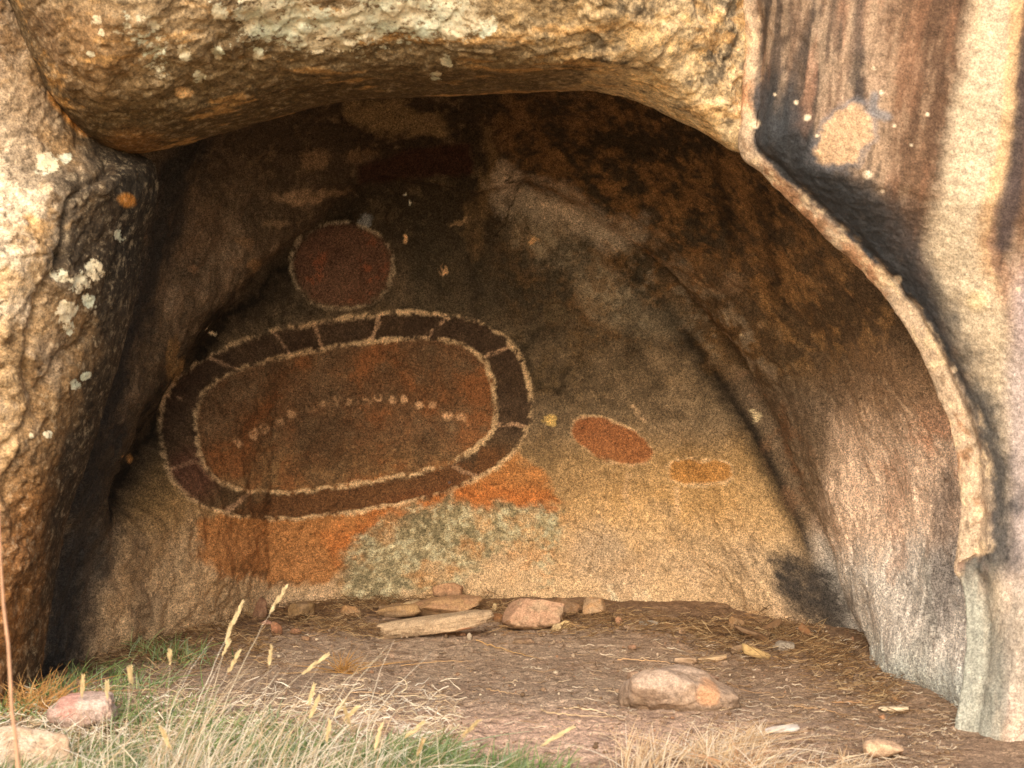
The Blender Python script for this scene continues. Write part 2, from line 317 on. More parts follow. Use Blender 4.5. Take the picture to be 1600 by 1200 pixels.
for pts, wd, c, a in (([(735, 285), (742, 340), (738, 420), (745, 500)], 9, (40, 33, 24), .5), ([(1135, 250), (1130, 330), (1150, 400)], 12, (34, 24, 14), .6), ([(1200, 300), (1215, 400), (1225, 470)], 10, (40, 28, 16), .6),
        ([(610, 610), (660, 612), (720, 606), (745, 590)], 2, (70, 48, 30), .7), ([(800, 285), (795, 330), (780, 380)], 2, (26, 20, 14), .8), ([(540, 700), (560, 735), (552, 790)], 1.6, (60, 44, 28), .6),
        ([(900, 820), (930, 850), (925, 905)], 1.6, (110, 82, 52), .6), ([(350, 890), (420, 905), (470, 900)], 1.8, (100, 74, 48), .6), ([(215, 830), (225, 900), (215, 970)], 14, (110, 94, 76), .5), ([(1030, 800), (1110, 850), (1150, 910)], 12, (150, 126, 96), .4),
        ([(1395, 700), (1400, 800), (1392, 900)], 9, (176, 128, 96), .4), ([(1440, 880), (1450, 980), (1440, 1060)], 10, (150, 146, 134), .5)):
    C = mix(C, c, sm(wd*1.5+1, wd*.3, pdist(wx, wy, pts))*a)
# ---- weathered ochre-and-clay motifs: plain ovals, band and dots ----
def rotxy(cx, cy, a):
    a = math.radians(a); dx, dy = tx-cx, ty-cy; return dx*math.cos(a)+dy*math.sin(a), -dx*math.sin(a)+dy*math.cos(a)
def sel(dx, dy, rx, ry, p):      # signed distance estimate to a superellipse
    q = (np.abs(dx/rx)**p+np.abs(dy/ry)**p)**(1/p); return (q-1)*np.hypot(dx, dy)/np.maximum(q, .05)
flake = sm(-.62, .3, n4+n3*.6+n2*.6)*(.62+.38*sm(-.5, .4, n1+n2*.5))
def line(dist, wd, c=(214, 180, 134), a=.85):
    global C
    wv = wd*(1+.35*n3)
    C = mix(C, c, sm(wv*.5+2.6, wv*.5-2.2, np.abs(dist)+n4*1.6)*a*flake)
dx, dy = rotxy(540, 650, -9)
outer = sel(dx, dy, 290, 150, 2.6); inner = sel(dx, dy, 235, 108, 3.0)
C = mix(C, (114, 78, 48), sm(3, -4, inner)*.78*(.8+.35*n3)*(.75+.25*sm(-.5, .3, n1))); C = mix(C, (150, 92, 50), sm(3, -4, inner)*sm(.05, .6, n2)*.45); C = mix(C, (70, 56, 38), sm(3, -4, inner)*sm(.1, .6, -n2+n4*.4)*.45)
band = sm(3, -3, outer)*sm(-3, 3, inner)
C = mix(C, (58, 40, 27), band*.75)
ang = np.degrees(np.arctan2(dy, dx))
for a in (-165, -148, -122, -100, -62, -35, -14, 12, 34, 150, 172):
    C = mix(C, (190, 152, 116), sm(3.6, 1.6, np.abs(((ang-a+180) % 360-180))*math.pi/180*np.hypot(dx, dy)/1.2)*band*.75*flake)
line(outer, 8); line(inner, 8)
C = mix(C, (104, 66, 50), band*sm(60, 20, np.hypot(px-300, py-745))*.6)
for k in range(17):                                  # one shallow arc of dots
    f = k/16; cx = 372+350*f+rng.uniform(-5, 5); cy = 690-46*math.sin(math.pi*f)-38*f+rng.uniform(-4, 4)
    C = mix(C, (212, 168, 124), sm(9.5, 5, np.hypot((tx-cx)*rng.uniform(.85, 1.2), ty-cy)+n4*2)*rng.uniform(.55, .9)*flake)
d0 = np.hypot((tx-535)/80, (ty-415)/68)
C = mix(C, (100, 66, 46), sm(1.05, .85, d0)*.75); C = mix(C, (150, 78, 36), sm(1, .7, d0)*sm(.1, .5, n3+n2*.4)*.5); line((d0-1)*74, 6, (168, 146, 112), .75)
dx, dy = rotxy(955, 690, 22); e1 = sel(dx, dy, 66, 30, 2.2)
C = mix(C, (152, 92, 52), sm(3, -3, e1)*.8); line(e1, 6)
dx, dy = rotxy(1093, 738, 2); e2 = sel(dx, dy, 50, 20, 3.2)
C = mix(C, (184, 124, 56), sm(3, -3, e2)*.6); line(e2, 6.5)
for p in (((985, 735), (978, 768), (985, 800)), ((1050, 690), (1040, 664)), ((1058, 765), (1060, 800)), ((1008, 660), (990, 636))):
    line(pdist(tx, ty, p), 7, (206, 170, 128), .7)
C = C*(1+.38*sm(620, 420, py)*sm(1500, 1300, px))[..., None]  # upper wall colours lifted in place of bounce and sky light
lum = C.mean(-1, keepdims=True); C = C+(lum-C)*(.14*sm(600, 400, py)+.08*lw)[..., None]
lich = -.2+np.zeros(A.shape[:2])
lich = np.maximum(lich, .45*sm(60, 10, np.hypot(px-1450, py-1010)))
F = gridfaces(NU, A.shape[1], True)
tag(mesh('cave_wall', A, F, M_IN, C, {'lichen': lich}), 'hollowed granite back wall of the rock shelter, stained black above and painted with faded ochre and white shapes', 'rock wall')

# ------------------------------------------------------------------ boulders round the opening
def boulder(name, outline, cpt, nvis, nhid, profile, ns, dispf, colf, mat, label, power=1.9, slope=.55, back=2.2, cat='boulder'):
    """outline: list of (px,py,Y,visible). profile(e, P, X, Y)->forward bulge in metres, e = distance from the edge."""
    pts = [at(*p[:3]) for p in outline]; vis = [p[3] for p in outline]; m = len(pts); cr = catmull(pts, m*60, True)
    wt = []; 
    for k in range(m):
        wt += [1.0 if vis[k] else .12]*60
    L = np.r_[0, np.cumsum(np.linalg.norm(np.roll(cr, -1, 0)-cr, axis=1)*wt)]
    u = np.linspace(0, L[-1], nvis, endpoint=False); ii = np.interp(u, L, np.arange(m*60+1)); c2 = np.vstack([cr, cr[:1]])
    E = np.stack([np.interp(ii, np.arange(m*60+1), c2[:, k]) for k in range(3)], 1)
    c = at(*cpt)
    s = 1-np.linspace(0, 1, ns)**power; s = s[::-1]; s[0] = .002       # centre -> edge
    P = c+(E[:, None]-c)*s[None, :, None]
    P[..., 1] = E[:, None, 1]*s**3+c[1]*(1-s**3)
    e = np.maximum(0, -pdist(P[..., 0], P[..., 2], cr[::12][:, [0, 2]], True)); e[:, -1] = 0
    X, Y = proj(P); P[..., 1] -= profile(e, P, X, Y)
    # sides run back and outwards
    o = E-c; o[:, 1] = 0; o /= np.linalg.norm(o, axis=1, keepdims=True)
    t = (np.linspace(0, 1, 26)[1:]**1.6)*back
    Q = E[:, None]+np.array([0, 1, 0])*t[None, :, None]+-o[:, None]*(np.minimum(t, .8)*slope)[None, :, None]
    P = np.concatenate([P, Q], 1); e = np.concatenate([e, np.zeros((len(E), 25))], 1)
    n = gnorm(P, True)
    if n[:, 3, 1].mean() > 0: n = -n
    fade = np.ones(P.shape[:2])
    P = P+n*(dispf(P, e)*fade)[..., None]; X, Y = proj(P)
    col, li = colf(P, e, X, Y)
    F = gridfaces(len(E), P.shape[1], True)
    o = mesh(name, P, F, mat, col, {'lichen': li}); return tag(o, label, cat)
quart = lambda e, R: np.sqrt(np.clip(1-(1-np.minimum(e/R, 1))**2, 0, 1))

# overhanging boulder
OA = [(132, 203, -1.95, 1), (165, 228, -1.9, 1), (205, 240, -1.9, 1), (270, 232, -1.9, 1), (350, 209, -1.9, 1), (430, 186, -1.9, 1), (500, 167, -1.9, 1), (600, 154, -1.9, 1), (700, 147, -1.9, 1), (800, 143, -1.9, 1),
      (880, 139, -1.9, 1), (940, 142, -1.95, 1), (1000, 158, -1.97, 1), (1060, 188, -2.0, 1), (1110, 216, -2.02, 1), (1150, 238, -2.04, 1), (1182, 228, -2.02, 1), (1192, 170, -2.0, 1), (1192, 60, -2.0, 1), (1200, -60, -2.0, 0),
      (1300, -600, -2.0, 0), (900, -1000, -2.0, 0), (300, -1000, -2.0, 0), (-250, -500, -2.0, 0), (-20, -60, -2.0, 1), (30, 40, -2.0, 1), (62, 110, -1.98, 1), (95, 168, -1.97, 1)]
def profA(e, P, X, Y):
    return .62*quart(e, .62)*(.22+.78*sm(1230, 800, X)) + .12*sm(.3, 1.3, e)
def dispA(P, e):
    k = .25+.75*sm(0, .12, e)
    rough = sm(.2, .6, P[..., 0]+.25)
    return k*(.045*fbm(P, 1.5, 3, 101)+(.007+.004*rough)*fbm(P, 8, 4, 110, .62)+.004*fbm(P, 30, 3, 120, .6)+.008*sm(-.035, .035, fbm(P, 2.6, 4, 181, .6))+.008*sm(-.035, .035, fbm(P, 5.5, 4, 185, .6))+.005*sm(.1, .15, fbm(P, 12, 3, 188))) \
        + .014*sm(-.1, .6, fbm(P*np.array([.35, 1, 1.3]), 7, 3, 130))*sm(.02, .15, e)
def colA(P, e, X, Y):
    n1 = fbm(P, 2.2, 5, 140); n2 = fbm(P, 7, 5, 150, .62); n3 = fbm(P, 20, 5, 160, .68)
    hs = fbm(P*np.array([.35, 1, 1.6]), 14, 4, 170, .6)
    C = np.empty(P.shape); C[:] = lin((164, 140, 106))
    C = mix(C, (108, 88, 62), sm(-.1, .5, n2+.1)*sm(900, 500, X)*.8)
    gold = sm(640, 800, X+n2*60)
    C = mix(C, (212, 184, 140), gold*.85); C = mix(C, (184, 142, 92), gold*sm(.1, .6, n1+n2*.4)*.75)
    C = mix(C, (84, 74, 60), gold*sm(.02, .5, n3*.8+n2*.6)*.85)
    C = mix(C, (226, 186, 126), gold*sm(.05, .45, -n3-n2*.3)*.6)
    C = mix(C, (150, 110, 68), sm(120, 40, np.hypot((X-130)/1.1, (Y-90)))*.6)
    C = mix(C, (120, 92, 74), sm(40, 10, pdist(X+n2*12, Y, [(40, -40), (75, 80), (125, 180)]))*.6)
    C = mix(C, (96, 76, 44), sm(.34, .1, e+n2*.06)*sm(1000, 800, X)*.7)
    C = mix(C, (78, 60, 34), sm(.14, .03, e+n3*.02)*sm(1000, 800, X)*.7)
    C = mix(C, (196, 150, 90), sm(.25, .55, hs)*sm(.5, .2, e)*.6)
    C = mix(C, (150, 104, 54), sm(40, 10, np.hypot((X-205)/1.8, (Y-228)))*.6)
    C = mix(C, (214, 172, 118), sm(1.2, .8, np.hypot((X+n3*5-287)/15, (Y+n2*4-144)/9))*.9)
    li = .62*sm(170, 20, pdist(X+n2*34, Y+n1*20, [(390, 30), (480, 40), (600, 50), (690, 40)]))*sm(118, 76, Y+n2*22)
    li = np.maximum(li, .95*sm(95, 20, pdist(X+n2*24, Y+n1*20, [(420, 20), (500, 50), (600, 40), (700, 30)]))*sm(128, 50, Y+n2*22+n3*10))
    li = np.maximum(li, .74*sm(60, 10, pdist(X+n2*14, Y+n3*10, [(195, 40), (235, 60), (245, 100)])))
    for cx, cy, r in ((287, 82, 20), (340, 82, 17), (405, 84, 16), (312, 118, 18), (680, 118, 12), (760, 40, 30), (150, 30, 14), (160, 50, 10), (345, 20, 24), (240, 40, 18), (700, 95, 14), (140, 85, 10)):
        li = np.maximum(li, .95*sm(r*1.2, r*.3, np.hypot(X+n3*6-cx, Y+n2*5-cy)))
    li = np.maximum(li, .42*sm(.1, .6, n2)*sm(150, 90, Y))
    return C, li
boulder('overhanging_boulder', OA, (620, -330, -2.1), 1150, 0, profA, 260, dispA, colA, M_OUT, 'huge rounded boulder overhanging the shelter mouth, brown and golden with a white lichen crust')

# left boulder
OB = [(70, -60, -1.95, 1), (110, 90, -1.95, 1), (150, 190, -1.9, 1), (215, 238, -1.85, 1), (245, 262, -1.85, 1), (246, 310, -1.85, 1), (228, 370, -1.85, 1), (215, 450, -1.85, 1), (192, 545, -1.85, 1), (165, 630, -1.85, 1),
      (140, 710, -1.85, 1), (112, 780, -1.85, 1), (95, 860, -1.85, 1), (78, 940, -1.85, 1), (68, 1010, -1.85, 1), (62, 1080, -1.85, 1), (66, 1180, -1.85, 1), (60, 1320, -1.85, 0), (-300, 1500, -1.85, 0),
      (-1100, 1400, -1.9, 0), (-1300, 500, -1.9, 0), (-1000, -600, -1.9, 0), (-300, -900, -1.9, 0), (0, -500, -1.9, 0)]
def profB(e, P, X, Y):
    return (.50*quart(e, .42)*sm(900, 450, Y)+.30*quart(e, .17)*sm(450, 900, Y)+.10*sm(.3, 1.2, e))*(.72+.28*sm(200, 420, Y))
def dispB(P, e):
    k = .3+.7*sm(0, .1, e)
    X, Y = proj(P); wob = 10*fbm(P, 9, 3, 233); pl = 0
    for q, a in (([(165, 255), (112, 330), (98, 400), (62, 470), (44, 560), (50, 640)], .022), ([(0, 690), (45, 640), (95, 560), (150, 520)], .014), ([(-20, 300), (40, 330), (70, 380), (98, 400)], .014)):
        d = pdist(X+wob, Y+wob, q); pl = pl-a*np.exp(-(d/7)**2)-a*.5*np.exp(-(d/30)**2)
    return pl+k*(.05*fbm(P, 1.7, 3, 201)+.012*fbm(P, 7, 4, 210, .6)+.005*fbm(P, 30, 3, 220, .6)+.008*sm(-.03, .03, fbm(P, 3.1, 4, 281, .6))+.005*sm(-.03, .03, fbm(P, 6.5, 4, 285, .6))+.005*sm(.1, .15, fbm(P, 13, 3, 288))) + .016*sm(-.05, .05, fbm(P*np.array([1, 1, .7]), 2.6, 3, 230))*k
def colB(P, e, X, Y):
    n1 = fbm(P, 2.2, 5, 240); n2 = fbm(P, 7, 5, 250, .62); n3 = fbm(P, 20, 5, 260, .68)
    C = np.empty(P.shape); C[:] = lin((226, 204, 172))
    C = mix(C, (212, 172, 118), sm(-.15, .45, n2+n1*.6)*.75)
    C = mix(C, (226, 208, 182), sm(.1, .6, -n1-n2*.3)*.6*sm(120, 30, X))
    C = mix(C, (140, 112, 78), sm(.05, .5, n3*.7+n2*.7)*.75)
    C = mix(C, (120, 92, 62), sm(.25, .55, n3-n2*.4)*.45)
    C = mix(C, (142, 98, 52), sm(640, 900, Y+n1*60)*.65)
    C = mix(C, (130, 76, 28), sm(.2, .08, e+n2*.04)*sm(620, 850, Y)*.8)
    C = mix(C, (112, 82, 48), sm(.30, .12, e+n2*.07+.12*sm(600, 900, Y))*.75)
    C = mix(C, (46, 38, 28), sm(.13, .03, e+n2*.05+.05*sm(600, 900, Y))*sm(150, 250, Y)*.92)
    C = mix(C, (48, 42, 34), sm(.27, .12, e+n2*.06)*sm(230, 290, Y)*sm(520, 400, Y)*.85)  # black inner side, with the shade of its recess painted in
    C = mix(C, (226, 160, 84), sm(15, 4, pdist(X+n3*5, Y, [(84, 152), (110, 180), (134, 203)]))*.9)
    C = mix(C, (206, 140, 66), sm(1.2, .7, np.hypot((X+n3*6-198)/14, (Y-313)/12))*.9)
    C = mix(C, (222, 176, 116), sm(.1, .5, n2)*sm(.1, .25, e)*sm(240, 300, Y)*sm(420, 330, Y)*.6)
    li = np.full(X.shape, .1)
    for cx, cy, r in ((145, 425, 26), (125, 445, 24), (105, 490, 26), (110, 515, 16), (140, 472, 16), (185, 370, 12), (135, 590, 12), (118, 605, 14), (75, 680, 10), (45, 680, 8), (70, 255, 26), (100, 250, 14), (95, 430, 20), (190, 680, 6)):
        li = np.maximum(li, .98*sm(r*1.25, r*.4, np.hypot(X+n3*7-cx, Y+n2*6-cy)))
    li = np.maximum(li, .5*sm(70, 10, X)*sm(260, 100, Y)*sm(-.2, .4, n2))
    return C, li
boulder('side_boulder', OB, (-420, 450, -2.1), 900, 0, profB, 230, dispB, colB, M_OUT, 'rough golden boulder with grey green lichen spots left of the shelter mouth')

# right rock with the arch rim
OC = [(1168, -60, -2.08, 1), (1163, 60, -2.08, 1), (1160, 150, -2.1, 1), (1158, 235, -2.1, 1), (1192, 276, -2.1, 1), (1245, 328, -2.1, 1), (1300, 383, -2.1, 1), (1350, 432, -2.1, 1), (1393, 482, -2.12, 1), (1428, 540, -2.15, 1), (1458, 602, -2.15, 1),
      (1480, 660, -2.18, 1), (1492, 720, -2.2, 1), (1499, 790, -2.22, 1), (1494, 850, -2.24, 1), (1490, 890, -2.26, 1), (1502, 925, -2.28, 1), (1505, 1000, -2.32, 1), (1498, 1080, -2.38, 1), (1491, 1140, -2.42, 1), (1500, 1190, -2.45, 1), (1510, 1330, -2.5, 0),
      (1900, 1450, -2.5, 0), (2700, 1350, -2.4, 0), (2900, 500, -2.4, 0), (2600, -600, -2.2, 0), (1900, -1000, -2.1, 0), (1350, -600, -2.1, 0)]
RIMC = [(p[0], p[1]) for p in OC[3:15]]
def profC(e, P, X, Y):
    bw = np.interp(Y, [150, 300, 500, 700, 860, 880], [.02, .032, .045, .055, .06, .0]); bw = np.where(X < 1160, .0, bw)
    lip = .03*quart(e, .06)
    step = -.007*sm(bw*.95+.001, bw+.015, e)
    return lip+step+.22*quart(np.maximum(e-.05, 0), .55)+.05*sm(.3, 1, e)
def dispC(P, e):
    k = .35+.65*sm(0, .1, e)
    return k*(.03*fbm(P, 1.5, 3, 301)+.008*fbm(P*np.array([1, 1, .5]), 8, 3, 310)+.003*fbm(P, 30, 3, 320)) + .005*fbm(P, 14, 3, 330)*sm(.11, .05, e)
def colC(P, e, X, Y):
    n1 = fbm(P, 2.2, 5, 340); n2 = fbm(P, 7, 5, 350, .62); n3 = fbm(P, 20, 5, 360, .68)
    lean = P[..., 0]-.10*(P[..., 2]-1.5)
    st = fbm(np.stack([lean, P[..., 1]*.3, P[..., 2]*.10], -1), 9, 4, 370, .6); st2 = fbm(np.stack([lean, P[..., 1]*.3, P[..., 2]*.16], -1), 22, 4, 380, .6)
    C = np.empty(P.shape); C[:] = lin((130, 106, 86))
    C = mix(C, (78, 68, 60), sm(0, .5, st+n2*.25)*.8)
    C = mix(C, (180, 152, 124), sm(.05, .4, -st+st2*.5)*.7); st3 = fbm(np.stack([lean, P[..., 1]*.3, P[..., 2]*.12], -1), 48, 3, 390, .6); C = mix(C, (66, 58, 52), sm(.1, .4, st3+st*.4)*.55); C = mix(C, (196, 168, 138), sm(.15, .45, -st3+n2*.2)*.4)
    C = mix(C, (160, 118, 92), sm(.15, .5, st2)*.45)
    C = mix(C, (104, 72, 46), sm(1360, 1420, X+n2*20)*sm(420, 350, Y)*.5)
    C = mix(C, (56, 52, 50), sm(16, 3, np.abs(X+n2*10-1345-(Y-60)*.0))*sm(200, 120, Y)*.7)
    C = mix(C, (70, 66, 64), sm(70, 15, pdist(X+n2*26, Y+n1*20, [(1200, 215), (1290, 300), (1370, 350), (1440, 430), (1480, 520)]))*.8)
    w_ = np.interp(Y, [0, 300, 600, 900], [40, 48, 50, 50])
    cs = pdist(X+n2*10, Y, [(1562, -60), (1545, 100), (1520, 250), (1490, 380), (1515, 480), (1562, 620), (1590, 760), (1600, 950)])/w_
    C = mix(C, (204, 184, 154), sm(1.35, .45, cs+n3*.25+n2*.2)*.9)
    C = mix(C, (208, 168, 120), sm(.35, .15, np.abs(cs-.85))*sm(1510, 1560, X)*sm(500, 380, Y)*.7)
    C = mix(C, (70, 60, 58), sm(24, 6, pdist(X+n2*6, Y, [(1612, 60), (1592, 200), (1570, 380)]))*.85)
    C = mix(C, (176, 160, 156), sm(1560, 1590, X+n1*14)*sm(380, 470, Y)*.75)
    C = mix(C, (190, 178, 166), sm(26, 6, pdist(X+n2*12, Y, [(1575, 900), (1590, 1000), (1580, 1200)]))*.5)
    C = mix(C, (236, 210, 160), sm(24, 8, np.hypot(X-1527, Y-470))*.6)
    C = mix(C, (56, 58, 60), sm(62, 8, pdist(X-5+n3*12+n2*26, Y+n1*16, [(1185, 150), (1205, 210), (1275, 280), (1362, 375), (1425, 465), (1474, 550), (1512, 650), (1540, 740), (1552, 800), (1556, 870)]))*.9)
    # weathered patch with a blue grey halo
    pd = np.hypot((X+n2*24+n3*8+(Y-212)*.35-1322)/44, (Y+n1*26+n3*10-216)/54)
    C = mix(C, (120, 118, 120), sm(1.3, .95, pd)*.6); C = mix(C, (206, 170, 132), sm(1.05, .85, pd)*.92)
    C = mix(C, (122, 122, 124), sm(12, 3, pdist(X+n3*5, Y, [(1366, 150), (1362, 175), (1385, 182)]))*.7)
    for cx, cy, r in ((1180, 194, 8), (1262, 182, 6), (1355, 272, 7), (1378, 145, 4), (1366, 108, 3), (1244, 158, 4), (1212, 148, 3), (1398, 196, 3), (1275, 212, 3), (1490, 578, 6), (1425, 225, 3), (1402, 438, 8), (1468, 548, 3), (1592, 452, 4), (1380, 298, 3), (1450, 178, 3)):
        C = mix(C, (232, 210, 178), sm(r*1.2, r*.6, np.hypot(X+n3*3-cx, Y+n2*3-cy))*.95)
    # lower pale green grey foot
    lo = sm(860, 960, Y+n2*20)
    C = mix(C, (184, 180, 162), lo*sm(1590, 1520, X+n2*10)*.85); C = mix(C, (214, 180, 148), lo*sm(1550, 1590, X+n1*20)*.6)
    C = mix(C, (140, 142, 130), lo*sm(.1, .5, st)*.5)
    # rim band
    bw = np.interp(Y, [120, 300, 500, 700, 862, 880], [.034, .036, .048, .06, .065, .0])
    bm = sm(.016, -.016, e-bw+n3*.014+n2*.014)*sm(1120, 1170, X)
    bm = bm*sm(925, 870, Y+n3*25+n2*20)
    C = mix(C, (198, 172, 142), bm*.95); C = mix(C, (176, 124, 84), bm*sm(0, .45, n2+n3*.4)*.75); C = mix(C, (226, 198, 156), bm*sm(.1, .4, -n3)*.6)
    C = mix(C, (120, 96, 70), bm*sm(.25, .5, n3)*.6)
    far = sm(1640, 1780, X+n1*60); base = np.empty(P.shape); base[:] = lin((142, 118, 96)); base = mix(base, (96, 84, 74), sm(0, .5, st+n2*.25)*.8); base = mix(base, (196, 168, 138), sm(.0, .5, -st+st2*.5)*.7); C = mix(C, base, far)
    li = np.full(X.shape, -.2); li = np.maximum(li, .5*lo*sm(0, .5, n2)*sm(1570, 1520, X))
    return C, li
boulder('arch_boulder', OC, (2000, 420, -2.35), 1150, 0, profC, 230, dispC, colC, M_SIDE, 'smooth streaked rock face right of the shelter with a pale curved rim along the arch')

# ------------------------------------------------------------------ ground
def spaced(a, b, lo, hi, fine, coarse):
    g = [a]; 
    while g[-1] < b:
        x = g[-1]; d = max(lo-x, x-hi, 0); g.append(x+fine+d*coarse)
    return np.array(g)
def hgt(x, y):
    x = np.asarray(x, float); y = np.asarray(y, float); P = np.stack([x, y, x*0], -1)
    z = .018*fbm(P, 1.3, 3, 401)+.006*fbm(P, 9, 3, 410)
    wall = ypan(x); d = wall-y
    z += .022*np.exp(-(np.clip(d, 0, 9)/.22)**2)*(.6+.6*fbm(P, 4, 2, 415))*(d > -.6)-.045*sm(-2.2, -1.0, y)
    z -= .03*sm(-2.4, -6, y)
    z = z+.04*np.hypot(x, y+9)*0
    r = np.hypot(x, y+4); z = z+sm(9, 60, r)*1.2*fbm(P, .03, 3, 430)
    return z
gx = spaced(-400, 400, -1.9, 1.9, .0095, .09); gy = spaced(-400, 400, -3.1, .7, .0095, .09)
GX, GY = np.meshgrid(gx, gy, indexing='ij'); GP = np.stack([GX, GY, hgt(GX, GY)], -1)
near = (np.abs(GX) < 2.2)*(GY > -3.6)
GP[..., 2] += near*(.0035*fbm(GP, 40, 3, 440, .7)+.006*fbm(GP, 18, 2, 444))
X, Y = proj(np.where(near[..., None], GP, 0)); n1 = fbm(GP, 2.2, 4, 450); n2 = fbm(GP, 8, 4, 455, .6); n3 = fbm(GP, 28, 4, 460, .65)
C = np.empty(GP.shape); C[:] = lin((174, 150, 126))
C = mix(C, (148, 124, 102), sm(-.1, .5, n2)*.6); C = mix(C, (184, 150, 122), sm(.15, .5, n3)*.5)
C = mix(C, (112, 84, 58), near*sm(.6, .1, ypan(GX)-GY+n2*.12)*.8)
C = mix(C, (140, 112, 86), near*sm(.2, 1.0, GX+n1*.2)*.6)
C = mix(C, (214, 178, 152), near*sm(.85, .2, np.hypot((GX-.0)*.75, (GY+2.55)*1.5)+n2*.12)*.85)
C = mix(C, (70, 52, 36), sm(.25, .6, n3-n2*.3)*.5)
C = mix(C, (178, 148, 106), (1-near)*.5); C = mix(C, (120, 124, 70), (1-near)*sm(-.1, .4, n1)*.5)
C = mix(C, (110, 104, 62), near*sm(-.4, -1.0, GX)*sm(-2.1, -2.5, GY)*.6)
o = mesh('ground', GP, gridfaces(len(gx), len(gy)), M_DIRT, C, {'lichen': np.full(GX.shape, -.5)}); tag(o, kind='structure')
def gz(x, y): return float(hgt(np.array([x]), np.array([y]))[0])
def ground_many(px, py):
    """ground points seen at photo positions px,py"""
    a = (np.asarray(px, float)-800)/FPX; b = (600-np.asarray(py, float))/FPX; dy = CP+b*SP_; dz = -SP_+b*CP; z = np.zeros(a.shape)
    for _ in range(5):
        t = (z-CAMP[2])/dz; t = np.minimum(t, 9.6); z = z*.3+.7*hgt(a*t, CAMP[1]+dy*t)
    t = np.minimum((z-CAMP[2])/dz, 9.6); x, y = a*t, CAMP[1]+dy*t
    return np.stack([x, y, hgt(x, y)], -1)
def ground_at(px, py): return tuple(ground_many(np.array([px]), np.array([py]))[0])

# ------------------------------------------------------------------ loose stones
def icosphere(n):
    t = (1+5**.5)/2; v = [(-1, t, 0), (1, t, 0), (-1, -t, 0), (1, -t, 0), (0, -1, t), (0, 1, t), (0, -1, -t), (0, 1, -t), (t, 0, -1), (t, 0, 1), (-t, 0, -1), (-t, 0, 1)]
    f = np.array([(0, 11, 5), (0, 5, 1), (0, 1, 7), (0, 7, 10), (0, 10, 11), (1, 5, 9), (5, 11, 4), (11, 10, 2), (10, 7, 6), (7, 1, 8), (3, 9, 4), (3, 4, 2), (3, 2, 6), (3, 6, 8), (3, 8, 9), (4, 9, 5), (2, 4, 11), (6, 2, 10), (8, 6, 7), (9, 8, 1)])
    v = np.array(v, float)
    for _ in range(n):
        nv = len(v); e = np.sort(np.concatenate([f[:, [0, 1]], f[:, [1, 2]], f[:, [2, 0]]]), 1); u, inv = np.unique(e, axis=0, return_inverse=True); inv = inv.ravel()
        v = np.vstack([v, (v[u[:, 0]]+v[u[:, 1]])/2]); a, b, c = [nv+inv[k*len(f):(k+1)*len(f)] for k in range(3)]
        f = np.vstack([np.c_[f[:, 0], a, c], np.c_[f[:, 1], b, a], np.c_[f[:, 2], c, b], np.c_[a, b, c]])
    return v/np.linalg.norm(v, axis=1, keepdims=True), f
ICO = {k: icosphere(k) for k in (3, 4, 5)}
